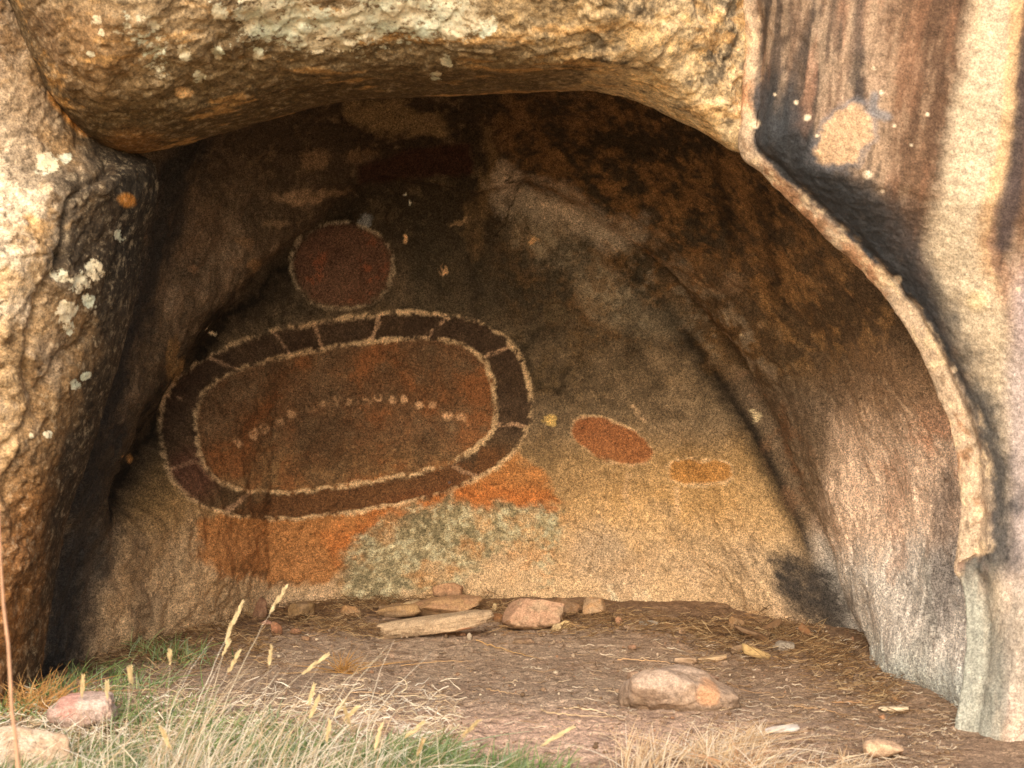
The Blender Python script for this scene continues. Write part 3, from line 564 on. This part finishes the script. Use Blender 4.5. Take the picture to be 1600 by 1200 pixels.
def stone(px, py, wpx, hpx, tilt, c1, c2, label, seed, depth=.7, cuts=11, soft=26, name='stone', cat='stone', sink=.12, lift=0, patch=None, lod=4, mat=None, yoff=0, group=None, rz=0, box=True):
    """px,py: middle of its foot in the photo; wpx,hpx its size there"""
    r = np.random.default_rng(seed); x, y, z = ground_at(px, py); y += yoff; d = y+9; s = d/FPX
    W, H = wpx*s, hpx*s; n, f = ICO[lod]
    if py < 996 and name == 'stone': H *= 1.1; sink = min(sink, .08); y -= .02
    dirs = r.normal(size=(cuts, 3)); dirs /= np.linalg.norm(dirs, axis=1, keepdims=True); hs = r.uniform(.55, .95, cuts)
    if box: dirs = np.vstack([dirs, np.eye(3), -np.eye(3)]); hs = np.r_[hs, np.full(6, .93)]
    else: dirs = np.vstack([dirs, np.eye(3), -np.eye(3)]); hs = np.r_[hs*.3+.7, np.full(6, 1.0)]
    q = np.maximum(n@dirs.T, 0)/hs; rad = 1/(np.sum(q**soft, 1)**(1/soft)); v = n*np.minimum(rad, 1.25)[:, None]
    lo, hi = v.min(0), v.max(0); v = (v-(lo+hi)/2)/(hi-lo)
    v = v+n*(.035*fbm(v, 2.5, 3, seed % 50)+.018*fbm(v, 9, 4, seed % 40)+.02*sm(-.04, .04, fbm(v, 2.2, 3, seed % 31)))[:, None]
    v = v*np.array([W, W*depth if W*depth > H*.6 else H*.9, H])
    v[:, 0] += 0
    a = math.radians(tilt); ca, sa = math.cos(a), math.sin(a)
    v = np.c_[v[:, 0]*ca-v[:, 2]*sa, v[:, 1], v[:, 0]*sa+v[:, 2]*ca]
    if rz: cz, sz = math.cos(rz), math.sin(rz); v = np.c_[v[:, 0]*cz-v[:, 1]*sz, v[:, 0]*sz+v[:, 1]*cz, v[:, 2]]
    zz = v[:, 2].min(); v[:, 2] -= zz+H*sink
    n2 = fbm(v+seed, 18, 4, 3, .65); n3 = fbm(v+seed, 60, 3, 5, .7)
    c1, c2 = [tuple(np.array(c)*.72+np.mean(c)*.25+np.array([2, 0, -2])) for c in (c1, c2)]
    C = np.empty(v.shape); C[:] = lin(c1); C = mix(C, c2, sm(-.1, .5, n2)*.6); C = mix(C, (90, 66, 44), sm(.3, .6, n3)*.35)
    C = mix(C, (104, 82, 60), sm(H*.5, 0, v[:, 2]+n3*H*.25+n2*H*.15)*.75); C = mix(C, (156, 130, 102), sm(.1, .5, n2+n3*.5)*.3)
    if patch:
        (fx, fz, fr, pc) = patch; C = mix(C, pc, sm(1.2, .7, np.hypot(v[:, 0]/W-fx, (v[:, 2]/H-fz)*.6)/fr+n2*.25)*.85)
    o = mesh(name, v, f, mat or M_STONE, C, {'lichen': np.full(len(v), -.4)}); o.location = (x, y, z+lift); tag(o, label, cat, group); return o
TAN, TAN2, PINK, ORG, YEL, BRN, GRY = (190, 158, 118), (170, 136, 98), (204, 168, 140), (178, 120, 80), (204, 172, 116), (142, 112, 80), (152, 138, 118)
stone(680, 996, 172, 25, 8, TAN, TAN2, 'long flat tan slab with a reddish right end lying near the back wall', 5, depth=.25, cuts=4, soft=12, patch=(.32, .6, .10, (184, 128, 92)), lod=5)
stone(832, 982, 88, 44, -8, (196, 146, 108), TAN, 'large blocky pinkish wedge stone at the wall right of the long slab', 14, depth=.7, cuts=6, soft=30, lod=5)
stone(652, 956, 46, 20, 4, YEL, BRN, 'small rounded tan stone at the left end of the stone pile', 22)
stone(622, 962, 70, 18, 6, (176, 134, 82), BRN, 'low tan stone half buried in straw behind the long slab', 23, depth=.5)
stone(692, 962, 116, 26, 3, (184, 138, 88), ORG, 'flat orange tinged block behind the long slab carrying the rusty stone', 24, depth=.4, cuts=5, soft=26)
stone(700, 944, 44, 22, -4, (186, 134, 90), ORG, 'rusty orange stone on top of the small pile against the wall', 31, lift=.03, cuts=6, soft=26)
stone(773, 955, 11, 12, 20, YEL, YEL, 'tiny yellow pebble in the gap between the pile and the wedge stone', 35, lod=3)
stone(885, 962, 44, 26, -6, (150, 106, 66), BRN, 'brown stone tucked behind the wedge stone against the wall', 37)
stone(928, 962, 36, 27, 0, (198, 146, 92), TAN, 'rounded tan stone standing alone at the wall right of the wedge stone', 41, depth=.9)
stone(868, 985, 18, 11, 10, YEL, TAN, 'small pale yellow pebble in front of the wedge stone, left of a pair', 43, lod=3)
stone(884, 982, 19, 13, -10, (220, 182, 112), YEL, 'small bright yellow pebble in front of the wedge stone, right of a pair', 44, lod=3)
stone(470, 968, 44, 26, 3, (150, 114, 68), BRN, 'brown stone half buried in straw left of the pile', 51)
stone(548, 962, 32, 18, 0, (186, 134, 80), BRN, 'tan stone in straw midway between the brown stone and the pile', 52)
stone(408, 968, 22, 34, -28, (138, 94, 66), (150, 108, 80), 'upright reddish brown chip leaning near the left end of the straw bank', 53, depth=.4)
stone(393, 962, 10, 10, 0, YEL, TAN, 'tiny tan pebble left of the upright reddish chip', 54, lod=3)
stone(419, 976, 20, 8, 0, (196, 138, 108), PINK, 'thin pink flake lying beside the orange chip', 55, depth=.5, lod=3)
stone(433, 992, 16, 22, 8, (186, 120, 80), ORG, 'small bright orange chip at the front of the straw bank', 56, lod=3)
stone(463, 990, 18, 10, 0, (160, 110, 76), ORG, 'small rusty pebble right of the orange chip', 57, lod=3)
stone(598, 952, 12, 7, 0, TAN2, BRN, 'tiny tan chip in straw just left of the pile', 58, lod=3)
stone(967, 976, 11, 13, 10, (192, 134, 92), ORG, 'small upright tan pebble below the lone rounded stone', 61, lod=3)
stone(979, 983, 8, 8, 30, (200, 160, 124), TAN, 'tiny pale chip right of the upright tan pebble', 62, lod=3)
stone(1013, 978, 30, 9, 5, GRY, TAN, 'thin flat grey stone on the dirt below the wall', 63, depth=.5, cuts=5, soft=30)
stone(1065, 990, 14, 8, -15, (182, 126, 84), TAN, 'small tan chip right of the thin flat grey stone', 64, lod=3)
stone(987, 1014, 14, 9, 0, (150, 106, 78), BRN, 'small brown pebble alone on bare dirt in the middle', 65, lod=3)
stone(1150, 982, 26, 20, 5, (160, 116, 70), (140, 100, 60), 'crumbly orange lump at the wall foot near the dark corner', 71, soft=10)
stone(1224, 1018, 32, 17, -5, GRY, (140, 124, 100), 'flat grey angular stone near the dark right corner', 72, depth=.6, cuts=5, soft=30)
stone(1152, 1022, 20, 13, 12, (122, 92, 64), BRN, 'small brown stone beside the yellow wood chip', 73)
stone(1060, 1100, 168, 92, -4, (196, 164, 136), (184, 150, 120), 'largest pinkish domed stone on the dirt floor with an orange patch', 88, depth=.8, cuts=8, soft=13, patch=(.24, .3, .12, (190, 144, 106)), lod=5, sink=.42, box=False, rz=.2)
stone(1103, 1068, 42, 22, 0, (176, 136, 106), BRN, 'smaller brown stone poking out behind the largest domed stone', 85)
stone(990, 1060, 22, 13, 0, (178, 136, 104), TAN, 'small pinkish block just left of the largest domed stone', 86)
stone(1380, 1182, 62, 32, 2, (216, 172, 128), (200, 150, 104), 'rounded orange stone at the bottom right corner of the floor', 91, depth=.8, soft=9, sink=.1)
stone(1378, 1124, 11, 9, 0, (190, 132, 86), ORG, 'tiny orange pebble between the white bark strip and the orange stone', 92, lod=3)
stone(1340, 1066, 16, 14, 0, (86, 68, 58), (70, 56, 48), 'small dark round pebble near the foot of the right wall', 93, lod=3)
stone(130, 1132, 98, 58, 8, (206, 176, 158), (196, 148, 132), 'pink and cream stone in the grass at the lower left', 109, depth=.8, cuts=9, soft=18, box=False, sink=.2, lod=5, patch=(-.2, .6, .2, (196, 146, 130)))
stone(45, 1215, 150, 82, -6, (220, 190, 156), (206, 160, 116), 'largest cream boulder in the bottom left corner behind dry grass', 102, depth=.8, cuts=9, soft=20, lod=5)
stone(820, 1004, 34, 9, 0, (150, 116, 86), BRN, 'low brown stone sunk in dirt in front of the wedge stone', 103, depth=.6, sink=.3)
stone(478, 1000, 14, 7, 0, (160, 116, 80), BRN, 'tiny brown chip on dirt right of the rusty pebble', 104, lod=3)
stone(1196, 998, 16, 9, 20, (130, 96, 62), BRN, 'small dark brown chip in straw left of the flat grey stone', 105, lod=3)
stone(479+300, 970, 20, 12, 0, (150, 96, 52), ORG, 'small rust brown chip directly right of the long slab', 106, lod=3)

# ------------------------------------------------------------------ ribbons: straw, blades, twigs
def ribbons(paths, widths, cols, tube=False, taper=True):
    """paths (N,K,3); returns V,F,C"""
    P = np.asarray(paths, float); N, K, _ = P.shape; T = np.gradient(P, axis=1); T /= np.linalg.norm(T, axis=-1, keepdims=True)+1e-9
    ref = rng.normal(size=(N, 1, 3))*.35+np.array([0, -1, .35]); S = np.cross(T, ref); S /= np.linalg.norm(S, axis=-1, keepdims=True)+1e-9
    tp = np.linspace(0, 1, K); tp = (1-.8*tp**1.6) if taper else np.ones(K)
    w_ = np.asarray(widths)[:, None, None]*tp[None, :, None]
    if tube:
        S2 = np.cross(T, S); R = [S*math.cos(a)+S2*math.sin(a) for a in np.arange(tube)*2*math.pi/tube]
        V = np.stack([P+r*w_*.5 for r in R], 2); m = tube
        fi = []
        for k in range(K-1):
            for j in range(m): fi.append((k*m+j, k*m+(j+1) % m, (k+1)*m+(j+1) % m, (k+1)*m+j))
    else:
        up = np.cross(S, T)*w_*.18
        V = np.stack([P-S*w_*.5, P+up, P+S*w_*.5], 2); m = 3; fi = []
        for k in range(K-1):
            for j in range(2): fi.append((k*m+j, k*m+j+1, (k+1)*m+j+1, (k+1)*m+j))
    F = (np.array(fi)[None]+np.arange(N)[:, None, None]*K*m).reshape(-1, 4)
    C = np.repeat(np.asarray(cols)[:, None, :], K*m, 1).reshape(-1, 3)
    return V.reshape(-1, 3), F, C
def strawcols(n, pal):
    pal = np.array([lin(p) for p in pal]); c = pal[rng.integers(0, len(pal), n)]; return c*rng.uniform(.7, 1.15, (n, 1))
STR = [(190, 150, 96), (168, 124, 74), (140, 100, 60), (210, 176, 128), (118, 82, 50), (176, 134, 88)]
def litter(name, xs, ys, lens, wid, pal, curl=.35, lift=.02, label=None, cat=None, group=None, kind='stuff', mat=None):
    n = len(xs); K = 6; a = rng.uniform(0, 2*math.pi, n); a = np.where(rng.random(n) < .5, rng.normal(0, .5, n)+math.pi*(rng.random(n) < .5), a)
    t = np.linspace(-.5, .5, K); P = np.zeros((n, K, 3)); cv = rng.normal(0, curl, n)
    ang = a[:, None]+cv[:, None]*t*4
    dx = np.cos(ang)*lens[:, None]/K; dy = np.sin(ang)*lens[:, None]/K
    P[..., 0] = xs[:, None]+np.cumsum(dx, 1)-dx.sum(1, keepdims=True)/2; P[..., 1] = ys[:, None]+np.cumsum(dy, 1)-dy.sum(1, keepdims=True)/2
    base = hgt(P[..., 0], P[..., 1]); li = rng.uniform(.0, lift, n)[:, None]
    P[..., 2] = base+.003+li+np.abs(rng.normal(0, .004, (n, K)))+rng.normal(0, .35, n)[:, None]*t*lens[:, None]*np.minimum(li/.02, 1)
    P[..., 2] = np.maximum(P[..., 2], base+.001)
    V, F, C = ribbons(P, rng.uniform(.6, 1.4, n)*wid, strawcols(n, pal)); o = mesh(name, V, F, mat or M_STRAW, C); return tag(o, label, cat, group, kind)
xs, ys = [], []
def pts_along(pxpts, n, spread):
    P = resample(np.array(pxpts, float), n); P = P[rng.permutation(n)]; return P+rng.normal(size=(n, 2))*np.array([14, spread])
Q = np.vstack([pts_along([(130, 1035), (250, 990), (400, 950), (500, 940), (620, 940), (760, 950)], 2600, 12),
               pts_along([(760, 955), (900, 965), (1060, 985), (1250, 990), (1330, 1040)], 1500, 9),
               pts_along([(1080, 1000), (1250, 1010), (1320, 1050), (1400, 1090)], 1300, 20),
               pts_along([(450, 975), (560, 985), (600, 990)], 500, 9), pts_along([(200, 1020), (330, 1010), (430, 1010)], 900, 22),
               pts_along([(780, 980), (900, 985), (960, 985)], 300, 8)])
gp = ground_many(Q[:, 0], Q[:, 1]); n = len(gp)
litter('straw_litter', gp[:, 0], gp[:, 1], rng.uniform(.02, .13, n), .0024, [(168, 136, 94), (146, 112, 74), (118, 88, 56), (100, 74, 48), (132, 102, 68), (84, 62, 42), (188, 160, 118)], .45, .02, 'bank of dead straw and leaf litter piled along the foot of the wall', 'straw litter')
# sparse litter over the floor, thicker to the right front
n = 6500; X_ = rng.uniform(120, 1500, n); Y_ = rng.uniform(985, 1215, n); keep = (rng.random(n) < .22+.6*sm(900, 1250, X_)+.5*sm(1110, 1180, Y_)*sm(900, 1050, X_)+.35*sm(450, 250, X_)); Q = np.c_[X_, Y_][keep]
gp = ground_many(Q[:, 0], Q[:, 1]); n = len(gp)
litter('fallen_straw', gp[:, 0], gp[:, 1], rng.uniform(.012, .07, n)*rng.choice([1, 1, 1, 1.8], n), .0021, [(178, 148, 112), (150, 120, 86), (120, 92, 64), (204, 180, 146), (98, 74, 52), (214, 198, 172)], .3, .006, 'thin scattering of broken dry grass over the dirt floor', 'straw litter')

def grit():
    n = 2600; X_ = rng.uniform(150, 1500, n); Y_ = rng.uniform(975, 1210, n); v0, f0 = icosphere(1); V = []; F = []; C = []; k = 0
    pal = [lin(c) for c in ((180, 156, 130), (146, 118, 92), (118, 94, 70), (200, 180, 152), (150, 114, 86))]
    GPTS = ground_many(X_, Y_)
    for i in range(n):
        x, y, z = GPTS[i]; s = rng.uniform(.0012, .0042)*(1 if rng.random() < .93 else 2.2)*(1.5 if Y_[i] < 1000 else 1)
        V.append((v0*rng.uniform(.6, 1.2, 3)*(1+rng.normal(0, .12, (len(v0), 1))))*s+np.array([x, y, z+s*.4])); F.append(f0+k); k += len(v0)
        C.append(np.repeat(pal[rng.integers(5)][None]*rng.uniform(.7, 1.1), len(v0), 0))
    o = mesh('gravel', np.vstack(V), np.vstack(F), M_WOOD, np.vstack(C)); tag(o, 'fine grit sprinkled over the shelter floor', 'gravel', kind='stuff')
grit()

# twigs and bark one could pick up
def twig(pts, wid, c, label, name='twig', cat='twig', lift=.006, group=None):
    P = np.array([ground_at(*p) for p in pts]); P[:, 2] += lift; P = resample(catmull(P, 60), 24); P += rng.normal(0, .0015, P.shape)
    o0 = P.mean(0); V, F, C = ribbons([P-o0], [wid], [lin(c)], tube=6); o = mesh(name, V, F, M_WOOD, C*rng.uniform(.85, 1.1, (len(V), 1))); o.location = o0; return tag(o, label, cat, group)
twig([(745, 1003), (790, 1018), (850, 1034)], .005, (206, 166, 112), 'long pale straw coloured twig lying diagonally in front of the wedge stone')
twig([(625, 1043), (690, 1036), (740, 1035)], .004, (200, 160, 112), 'thin pale twig on bare dirt below the long slab')
twig([(760, 1080), (790, 1085), (815, 1088)], .004, (206, 168, 124), 'short pale twig in the middle of the floor')
twig([(1122, 978), (1135, 1000), (1160, 1025)], .005, (130, 96, 62), 'dark bent twig running down from the wall near the orange lump')
twig([(965, 1032), (1030, 1036), (1060, 1042)], .005, (198, 160, 118), 'thin twig just behind the largest domed stone')
twig([(1136, 1068), (1165, 1082), (1215, 1086)], .004, (190, 150, 108), 'curved thin twig right of the largest domed stone')
twig([(1240, 1106), (1290, 1112), (1335, 1128)], .004, (196, 156, 112), 'long thin twig curving below the right wall')
twig([(1300, 1100), (1340, 1100), (1370, 1105)], .004, (184, 140, 98), 'thin straight twig just left of the white bark strip')
twig([(880, 1108), (930, 1113), (980, 1130)], .005, (222, 198, 160), 'pale forked looking twig in front of the largest domed stone')
twig([(845, 1112), (870, 1118), (960, 1124)], .005, (206, 178, 138), 'long pale twig lying flat left of the dry tuft')
twig([(500, 1090), (560, 1085), (655, 1088)], .005, (190, 158, 122), 'long weathered twig near the front grass')
twig([(440, 1108), (520, 1098), (620, 1098)], .006, (170, 140, 108), 'greyish twig parallel to the long weathered one')
twig([(1385, 1085), (1395, 1092), (1412, 1104)], .004, (190, 134, 84), 'short reddish twig touching the right wall foot')
bk = dict(name='bark_strip', cat='bark', depth=.35, cuts=5, soft=30, mat=M_WOOD)
stone(1396, 1111, 46, 8, -2, (226, 200, 156), (206, 172, 124), 'straight cream white bark strip at the foot of the right wall', 111, **bk)
stone(1222, 1146, 52, 10, 8, (222, 212, 200), (190, 170, 150), 'pale grey bark strip lying on litter at the lower right', 112, **bk)
stone(1072, 1036, 36, 9, -4, (216, 178, 138), (190, 150, 110), 'pinkish bark strip directly behind the largest domed stone', 113, **bk)
stone(1113, 1033, 44, 7, 8, (210, 172, 122), (190, 150, 100), 'straight tan bark strip right of the pinkish one', 114, **bk)
stone(1180, 1028, 46, 15, -22, (206, 166, 96), (170, 126, 70), 'yellowish wood chip slanting beside the flat grey stone', 115, **bk)
stone(1175, 1004, 60, 10, -25, (128, 90, 54), (106, 74, 44), 'dark brown bark sliver among straw above the wood chip', 116, **bk)
stone(1205, 990, 40, 10, 26, (120, 84, 50), (96, 68, 40), 'dark brown bark sliver leaning the other way near the corner', 117, **bk)
stone(1258, 998, 26, 12, -50, (150, 98, 54), (120, 78, 44), 'reddish brown bark curl in the dark right corner', 118, **bk)

# ------------------------------------------------------------------ grass
def blades(n, xy, hlo, hhi, wid, pal, lean=.5, bend=.6, wind=(.25, 0)):
    K = 6; t = np.linspace(0, 1, K); a = rng.uniform(0, 2*math.pi, n); h = rng.uniform(hlo, hhi, n); l = np.abs(rng.normal(0, lean, n)); P = np.zeros((n, K, 3))
    z0 = hgt(xy[:, 0], xy[:, 1])
    off = h[:, None]*(l[:, None]*t+bend*l[:, None]*t*t)
    P[..., 0] = xy[:, :1]+np.cos(a)[:, None]*off+wind[0]*h[:, None]*t*t; P[..., 1] = xy[:, 1:2]+np.sin(a)[:, None]*off
    P[..., 2] = z0[:, None]+h[:, None]*t*(1-.35*np.minimum(l, 1.2)[:, None]*t)
    return ribbons(P, rng.uniform(.6, 1.4, n)*wid, strawcols(n, pal))
GRN = [(132, 152, 88), (110, 136, 74), (160, 172, 116), (100, 122, 68), (150, 166, 128)]
DRY = [(232, 218, 190), (216, 196, 160), (240, 230, 208), (200, 174, 140), (224, 210, 188)]
def scat(n, clumps, sig):
    c = clumps[rng.integers(0, len(clumps), n)]; return c+rng.normal(size=(n, 2))*sig
def clump_pts(lst): return np.array([ground_at(*p)[:2] for p in lst])
front = np.c_[rng.uniform(-1.5, .12, 120), rng.uniform(-3.6, -2.75, 120)]
front = front[(front[:, 0] < -.15) | (front[:, 1] < -2.95)]
gcl = np.vstack([front, clump_pts([(150, 1060), (215, 1075), (90, 1090), (130, 1125), (190, 1130), (230, 1150), (290, 1120), (330, 1150), (20, 1120), (310, 1170), (400, 1150), (450, 1160), (250, 1025), (285, 1035), (180, 1100), (470, 1180)])])
V, F, C = blades(8500, scat(8500, gcl, .06), .02, .10, .0034, GRN, .6)
tag(mesh('green_grass', V, F, M_GREEN, C), 'low green grass at the front left of the shelter floor', 'grass', kind='stuff')
dcl = np.vstack([front[front[:, 0] < -.3], np.c_[rng.uniform(-1.6, -.15, 90), rng.uniform(-4.2, -3.1, 90)]])
V, F, C = blades(2000, scat(2000, dcl, .06), .04, .14, .0032, DRY, .75, .9)
tag(mesh('dry_grass', V, F, M_STRAW, C), 'tangled pale dry grass in the left foreground', 'grass', kind='stuff')

X_ = rng.uniform(-20, 720, 2600); Y_ = 1085+rng.random(2600)**.6*130-.06*X_*(rng.random(2600)-.3); gp = ground_many(X_, Y_)
litter('dead_thatch', gp[:, 0], gp[:, 1], rng.uniform(.03, .13, 2600), .003, DRY+[(190, 164, 130), (164, 136, 104)], .5, .03, 'matted dead grass lying between the green blades at the front left', 'dead grass')
ncl = np.array([[at(p, 1290, -3.4)[0], -3.4] for p in (200, 235, 262, 285, 300, 320, 350, 400, 440, 520)])
V, F, C = blades(120, scat(120, ncl, .07), .14, .44, .0024, DRY, .28, .5, (.42, .0))
tag(mesh('leaning_grass', V, F, M_STRAW, C), 'fan of fine dry stems leaning right in the left foreground', 'grass', kind='stuff')
def tuft(px, py, n, hlo, hhi, sig, pal, label, lean=.9, name='grass_tuft'):
    x, y, z = ground_at(px, py); V, F, C = blades(n, np.c_[rng.normal(x, sig, n), rng.normal(y, sig, n)], hlo, hhi, .0026, pal, lean, .9)
    o = mesh(name, V-np.array([x, y, z]), F, M_STRAW, C); o.location = (x, y, z); tag(o, label, 'grass tuft')
DT = [(226, 202, 168), (208, 178, 138), (234, 218, 194), (194, 160, 122)]
tuft(1105, 1190, 300, .03, .11, .05, DT, 'curly pale dry grass tuft in front of the largest domed stone')
tuft(1165, 1208, 150, .03, .10, .05, DT+[(196, 150, 110)], 'reddish dry grass tuft at the bottom edge right of the curly pale one')
tuft(1010, 1210, 110, .05, .15, .04, DT, 'thin upright dry tuft at the bottom edge left of the curly pale one', .35)
tuft(1300, 1210, 120, .02, .07, .07, DT, 'low flattened dry tuft at the bottom edge near the orange stone', 1.2)
tuft(540, 1052, 60, .03, .10, .02, [(196, 150, 84), (170, 126, 70)], 'small golden straw tuft alone on the dirt below the long slab', 1.1)
tuft(1170, 1165, 160, .03, .08, .03, DT, 'small spiky dry tuft above the reddish one', .8)
tuft(60, 1110, 160, .05, .14, .05, [(206, 160, 100), (190, 140, 80)], 'dry golden tuft at the foot of the left boulder', .7)

# tall seed stalks: one thing each, stem + seed head
def stalk(root, tip, Yd, bendpx, head, c, label, wid=.0032):
    """root,tip in photo position at world depth Yd"""
    p0 = at(root[0], root[1], Yd); p0[2] = gz(p0[0], Yd); p2 = at(tip[0], tip[1], Yd+rng.uniform(-.12, .12)); pm = (p0+p2)/2+np.array([-bendpx/FPX*(Yd+9), rng.normal(0, .03), abs(bendpx)*.5/FPX*(Yd+9)])
    t = np.linspace(0, 1, 18)[:, None]; P = (1-t)**2*p0+2*t*(1-t)*pm+t*t*p2; P += rng.normal(0, .0012, P.shape)
    e = bpy.data.objects.new('grass_stalk', None); SC.collection.objects.link(e); e.location = p0; e.empty_display_size = .05
    tag(e, label, 'grass stalk', 'tall dry grass stalks in the left foreground')
    V, F, C = ribbons([P-p0], [wid], [lin(c)], tube=5); mesh('stem', V, F, M_STRAW, C, parent=e)
    if head:
        k = 7; d = P[-1]-P[-3]; d /= np.linalg.norm(d); H = head; L = []; W = []
        nsp = random.randint(22, 50); H *= random.uniform(.75, 1.2)
        for i in range(nsp):
            f = i/nsp; b = P[-1]+d*(f-.35)*H; a = rng.normal(size=3); a -= a@d*d; a /= np.linalg.norm(a); l = .016*(1-.5*abs(f-.4))
            L.append([b, b+(d*.8+a*.42)*l*.5, b+(d*.95+a*.32)*l]); W.append(.0030)
        V, F, C = ribbons(np.array(L)-p0, W, [lin((232, 208, 158))*rng.uniform(.75, 1.05) for _ in L], taper=False); mesh('seed_head', V, F, M_STRAW, C, parent=e)
ST = [((250, 1300), (368, 966), -3.35, 10, .07), ((300, 1290), (430, 945), -3.3, 22, .07), ((285, 1300), (358, 995), -3.35, 6, .05), ((270, 1280), (352, 1018), -3.3, 14, .05),
      ((260, 1320), (205, 1062), -3.4, 4, .05), ((190, 1300), (203, 1058), -3.5, 3, .04), ((258, 1330), (265, 1030), -3.45, 4, .03), ((300, 1300), (362, 1040), -3.3, 26, .06),
      ((400, 1300), (422, 1030), -3.3, 6, .04), ((330, 1310), (486, 1042), -3.3, 40, .07), ((450, 1330), (484, 1092), -3.4, 6, .06), ((440, 1330), (488, 1112), -3.4, 10, .06),
      ((460, 1320), (527, 1112), -3.4, 16, .05), ((420, 1340), (545, 1120), -3.5, 24, .06), ((560, 1320), (642, 1145), -3.4, 22, .08), ((620, 1300), (732, 1142), -3.4, 12, .07),
      ((700, 1280), (862, 1158), -3.6, 46, .10), ((560, 1340), (590, 1160), -3.6, 8, .07), ((640, 1340), (655, 1172), -3.6, 12, .07), ((500, 1340), (512, 1150), -3.5, 4, .05),
      ((350, 1340), (262, 1160), -3.7, 8, .05), ((120, 1330), (130, 1080), -3.5, 4, .05), ((170, 1330), (167, 1085), -3.5, 2, .04), ((60, 1350), (118, 1120), -3.6, 8, 0), ((480, 1330), (395, 1120), -3.5, 6, 0),
      ((340, 1330), (455, 1085), -3.4, 20, 0), ((240, 1330), (410, 1040), -3.3, 24, .0), ((600, 1310), (545, 1125), -3.5, 4, .05), ((700, 1340), (680, 1125), -3.6, 2, .0), ((380, 1350), (310, 1110), -3.5, 4, .0)]
side = ['leaning right', 'curving right', 'nearly upright', 'bent over']
LAB = ['tall pale stalk leaning right with a white seed head reaching the straw bank', 'tallest arching stalk, its white tip in front of the upright reddish chip', 'stalk with a seed head just below the tallest white tip', 'arching stalk, lower right neighbour of the two tallest',
       'stalk leaning left over the green patch, its head above the pink stone', 'upright stalk with a small head right of the pink stone', 'straight thin stalk standing between the pink stone and the tall leaning ones', 'arched stalk with a drooping pale head below the tall leaning ones',
       'straight stalk with a short head near the middle of the grass clump', 'long stalk curving far right with a drooping white head over bare dirt', 'upper of two cream headed stalks right of the grass clump', 'lower of two cream headed stalks right of the grass clump',
       'short stalk with a head leaning right over the dirt', 'low arching stalk right of the cream headed pair', 'stalk with a bent cream head above the green grass in the bottom middle', 'stalk with a slanting cream head at the right end of the green grass',
       'low arching blade with a long pale head bending over the pinkish dirt', 'short stalk with a cream head in the bottom middle, left of the bent one', 'short stalk with a cream head at the bottom edge below the bent one', 'short upright stalk right below the cream headed pair',
       'stalk leaning left near the bottom edge in front of the clump', 'short stalk standing in front of the pink stone', 'short stalk at the right edge of the pink stone', 'bare stem crossing between the cream and the pink stones', 'bare stem leaning left within the clump',
       'bare stem arching right below the drooping white head', 'bare stem arching right beside the tall leaning stalks', 'stalk leaning left with a small head in the bottom middle', 'bare upright stem rising from the green grass at the bottom middle', 'bare stem leaning left behind the clump']
for s, lb in zip(ST, LAB): stalk(*s[:5], random.choice(DRY), lb)
# out of focus stem close to the lens side
stalk((62, 1500), (-14, 640), -4.6, 14, 0, (222, 176, 140), 'thick blurred pinkish stem rising along the left edge of the picture', wid=.011)
